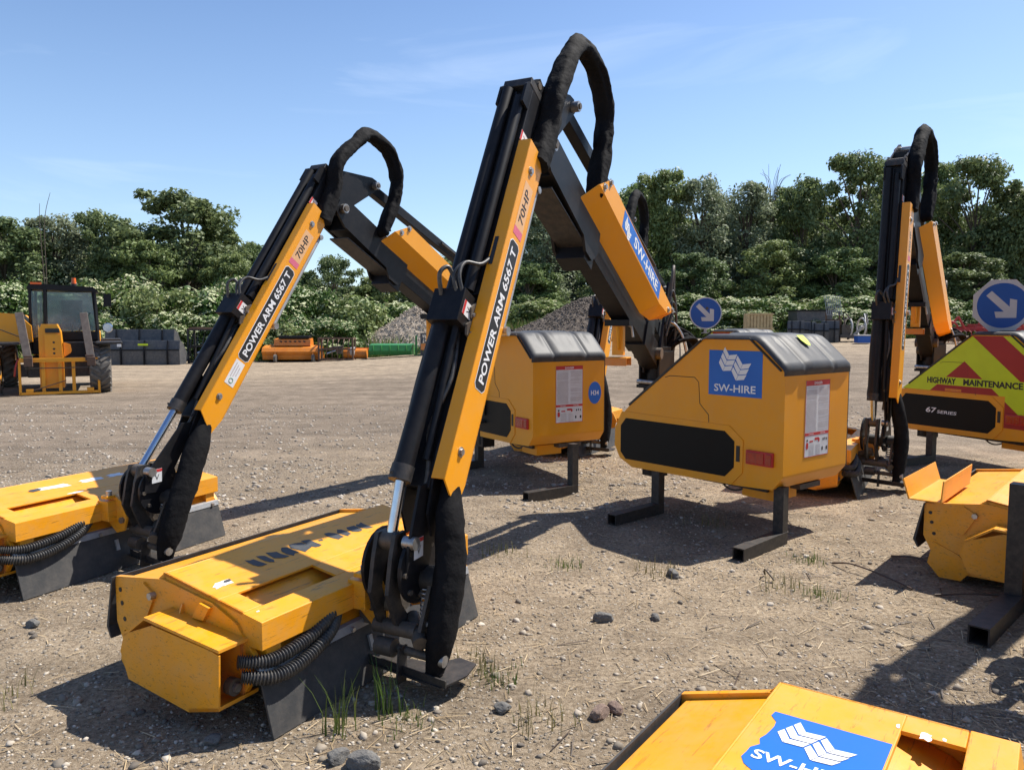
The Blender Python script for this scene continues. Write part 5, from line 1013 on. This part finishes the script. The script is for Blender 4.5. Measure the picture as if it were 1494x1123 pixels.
for k, (u, w) in enumerate(((1160, .75), (1176, .8), (1194, .85), (1210, .8))): bucket(u, 33.2 + .25 * (k % 2), w * .9, .95 - .05 * (k % 3), .8, ('leftmost of the row of dark digger buckets at the back right', 'second from left of the row of dark digger buckets', 'third from left of the row of dark digger buckets', 'rightmost of the row of dark digger buckets')[k], ribs=2, grp='row of digger buckets', rz=R(-20))
o = at_back('skip_container', 1180, 37, 'dark flat container behind the row of digger buckets', 'container'); b = MB(); b.box((0, 0, .7), (1.7, 1.2, 1.15), 'skip'); b.build('body', o, None, .01); b = MB(); b.box((0, 0, 1.3), (1.8, 1.3, .07), 'black'); b.build('rim', o)
o = at_back('timber_crate', 1104, 34, 'pale slatted timber crate just above the near cowl', 'crate')
b = MB()
for k in range(8): b.box((-.5 + k * .145, -.3, .8), (.10, .03, .95), 'pallet')
b.build('slats', o)
b = MB(); b.box((0, 0, .8), (1.1, .55, .9), 'pallet'); b.box((0, -.33, 1.22), (1.25, .03, .06), 'pallet'); b.box((0, -.33, .6), (1.25, .03, .06), 'pallet'); b.build('box', o)
o = at_back('mesh_guard_rack', 1216, 34, 'grey wire mesh guard leaning beside the digger buckets', 'implement'); b = MB(); r_ = random.Random(5)
for k in range(9): b.bar((-.35 + k * .085, 0, 1.2), (-.42 + k * .085, .2, 2.05), .015, .015, 'galv')
for k in range(6): b.bar((-.38, .04 * k, 1.2 + k * .17), (.33, .04 * k, 1.2 + k * .17), .015, .015, 'galv')
b.build('mesh', o); b = MB(); b.bar((-.3, .1, 0), (-.35, .1, 1.3), .06, .06, 'rust'); b.bar((.3, .1, 0), (.25, .1, 1.3), .06, .06, 'rust'); b.box((0, .1, .8), (.6, .3, .4), 'rust'); b.build('stand', o)
def clutter(u, Yd, w, h, mats, label, seed):
    o = at_back('yard_machine', u, Yd, label, 'implement'); r = random.Random(seed)
    b = MB(); b.box((0, 0, .25), (w, .6, .12), mats[0]); b.box((-w * .3, 0, .5), (w * .25, .4, .5), mats[0]); b.build('base_frame', o)
    for k in range(2): b = MB(); b.tube([(-w * .2 + k * w * .4 + .02, .34 * h * math.cos(t * .35), h * .5 + .34 * h * math.sin(t * .35)) for t in range(19)], .04, mats[1], 6); b.cyl((-w * .2 + k * w * .4 - .05, 0, h * .5), (-w * .2 + k * w * .4 + .1, 0, h * .5), .1, mats[1]); b.build('reel', o)
    for k in range(5): b = MB(); b.tube(spline([(r.uniform(-w / 2, w / 2), r.uniform(-.3, .3), .1), (r.uniform(-w / 2, w / 2), -.2, h * .6), (r.uniform(-w / 2, w / 2), r.uniform(-.3, .3), h)], 10), .03, mats[k % len(mats)], 6); b.build('pipe', o)
clutter(1245, 34, 1.5, 1.25, ('castiron', 'rimwhite', 'castiron'), 'grey machine with reels and pipes left of the far right arm', 4)
o = at_back('tool_chest', 1258, 32.6, 'small blue and white box on the ground left of the far right arm', 'box'); b = MB(); b.box((0, 0, .18), (.6, .4, .3), 'signblue'); b.build('box', o, None, .02); b = MB(); b.box((0, 0, .36), (.62, .42, .05), 'rimwhite'); b.build('lid', o, None, .01)
def harrow(u, Yd, w, label, seed):
    o = at_back('red_harrow', u, Yd, label, 'harrow', R(seed)); o['group'] = 'red harrows at the back right'; r = random.Random(seed)
    b = MB()
    for y in (0, .5, 1.0): b.box((0, y, .55 + .1 * (y == .5)), (w, .09, .09), 'red')
    for x in (-w / 2, -w / 6, w / 6, w / 2): b.box((x, .5, .56), (.09, 1.1, .08), 'red')
    b.build('frame', o)
    for k in range(int(w / .22)): b = MB(); x = -w / 2 + .1 + k * .22; b.tube(spline([(x, -.0, .55), (x, -.22, .45), (x + .02, -.12, .2), (x, .02, .02)], 8), .018, 'red' if k % 2 else 'rust', 6); b.build('tine', o)
    b = MB(); b.bar((-.4, .3, .6), (0, .2, 1.15), .07, .07, 'red'); b.bar((.4, .3, .6), (0, .2, 1.15), .07, .07, 'red'); b.tube(spline([(-w * .4, .2, .6), (-w * .3, .1, .95), (-w * .1, .1, .9), (0, .2, .7)], 12), .04, 'red', 8); b.build('headstock', o)
    b = MB(); b.cyl((-w / 2, -.35, .2), (w / 2, -.35, .2), .12, 'rust', 10); b.build('crumbler_roller', o)
harrow(1400, 33, 2.6, 'red spiked harrow left of the large arrow sign', 3); harrow(1486, 32, 2.4, 'red harrow right of the large arrow sign at the frame edge', -4); harrow(1455, 36, 2.4, 'red harrow partly hidden behind the large arrow sign', 6)
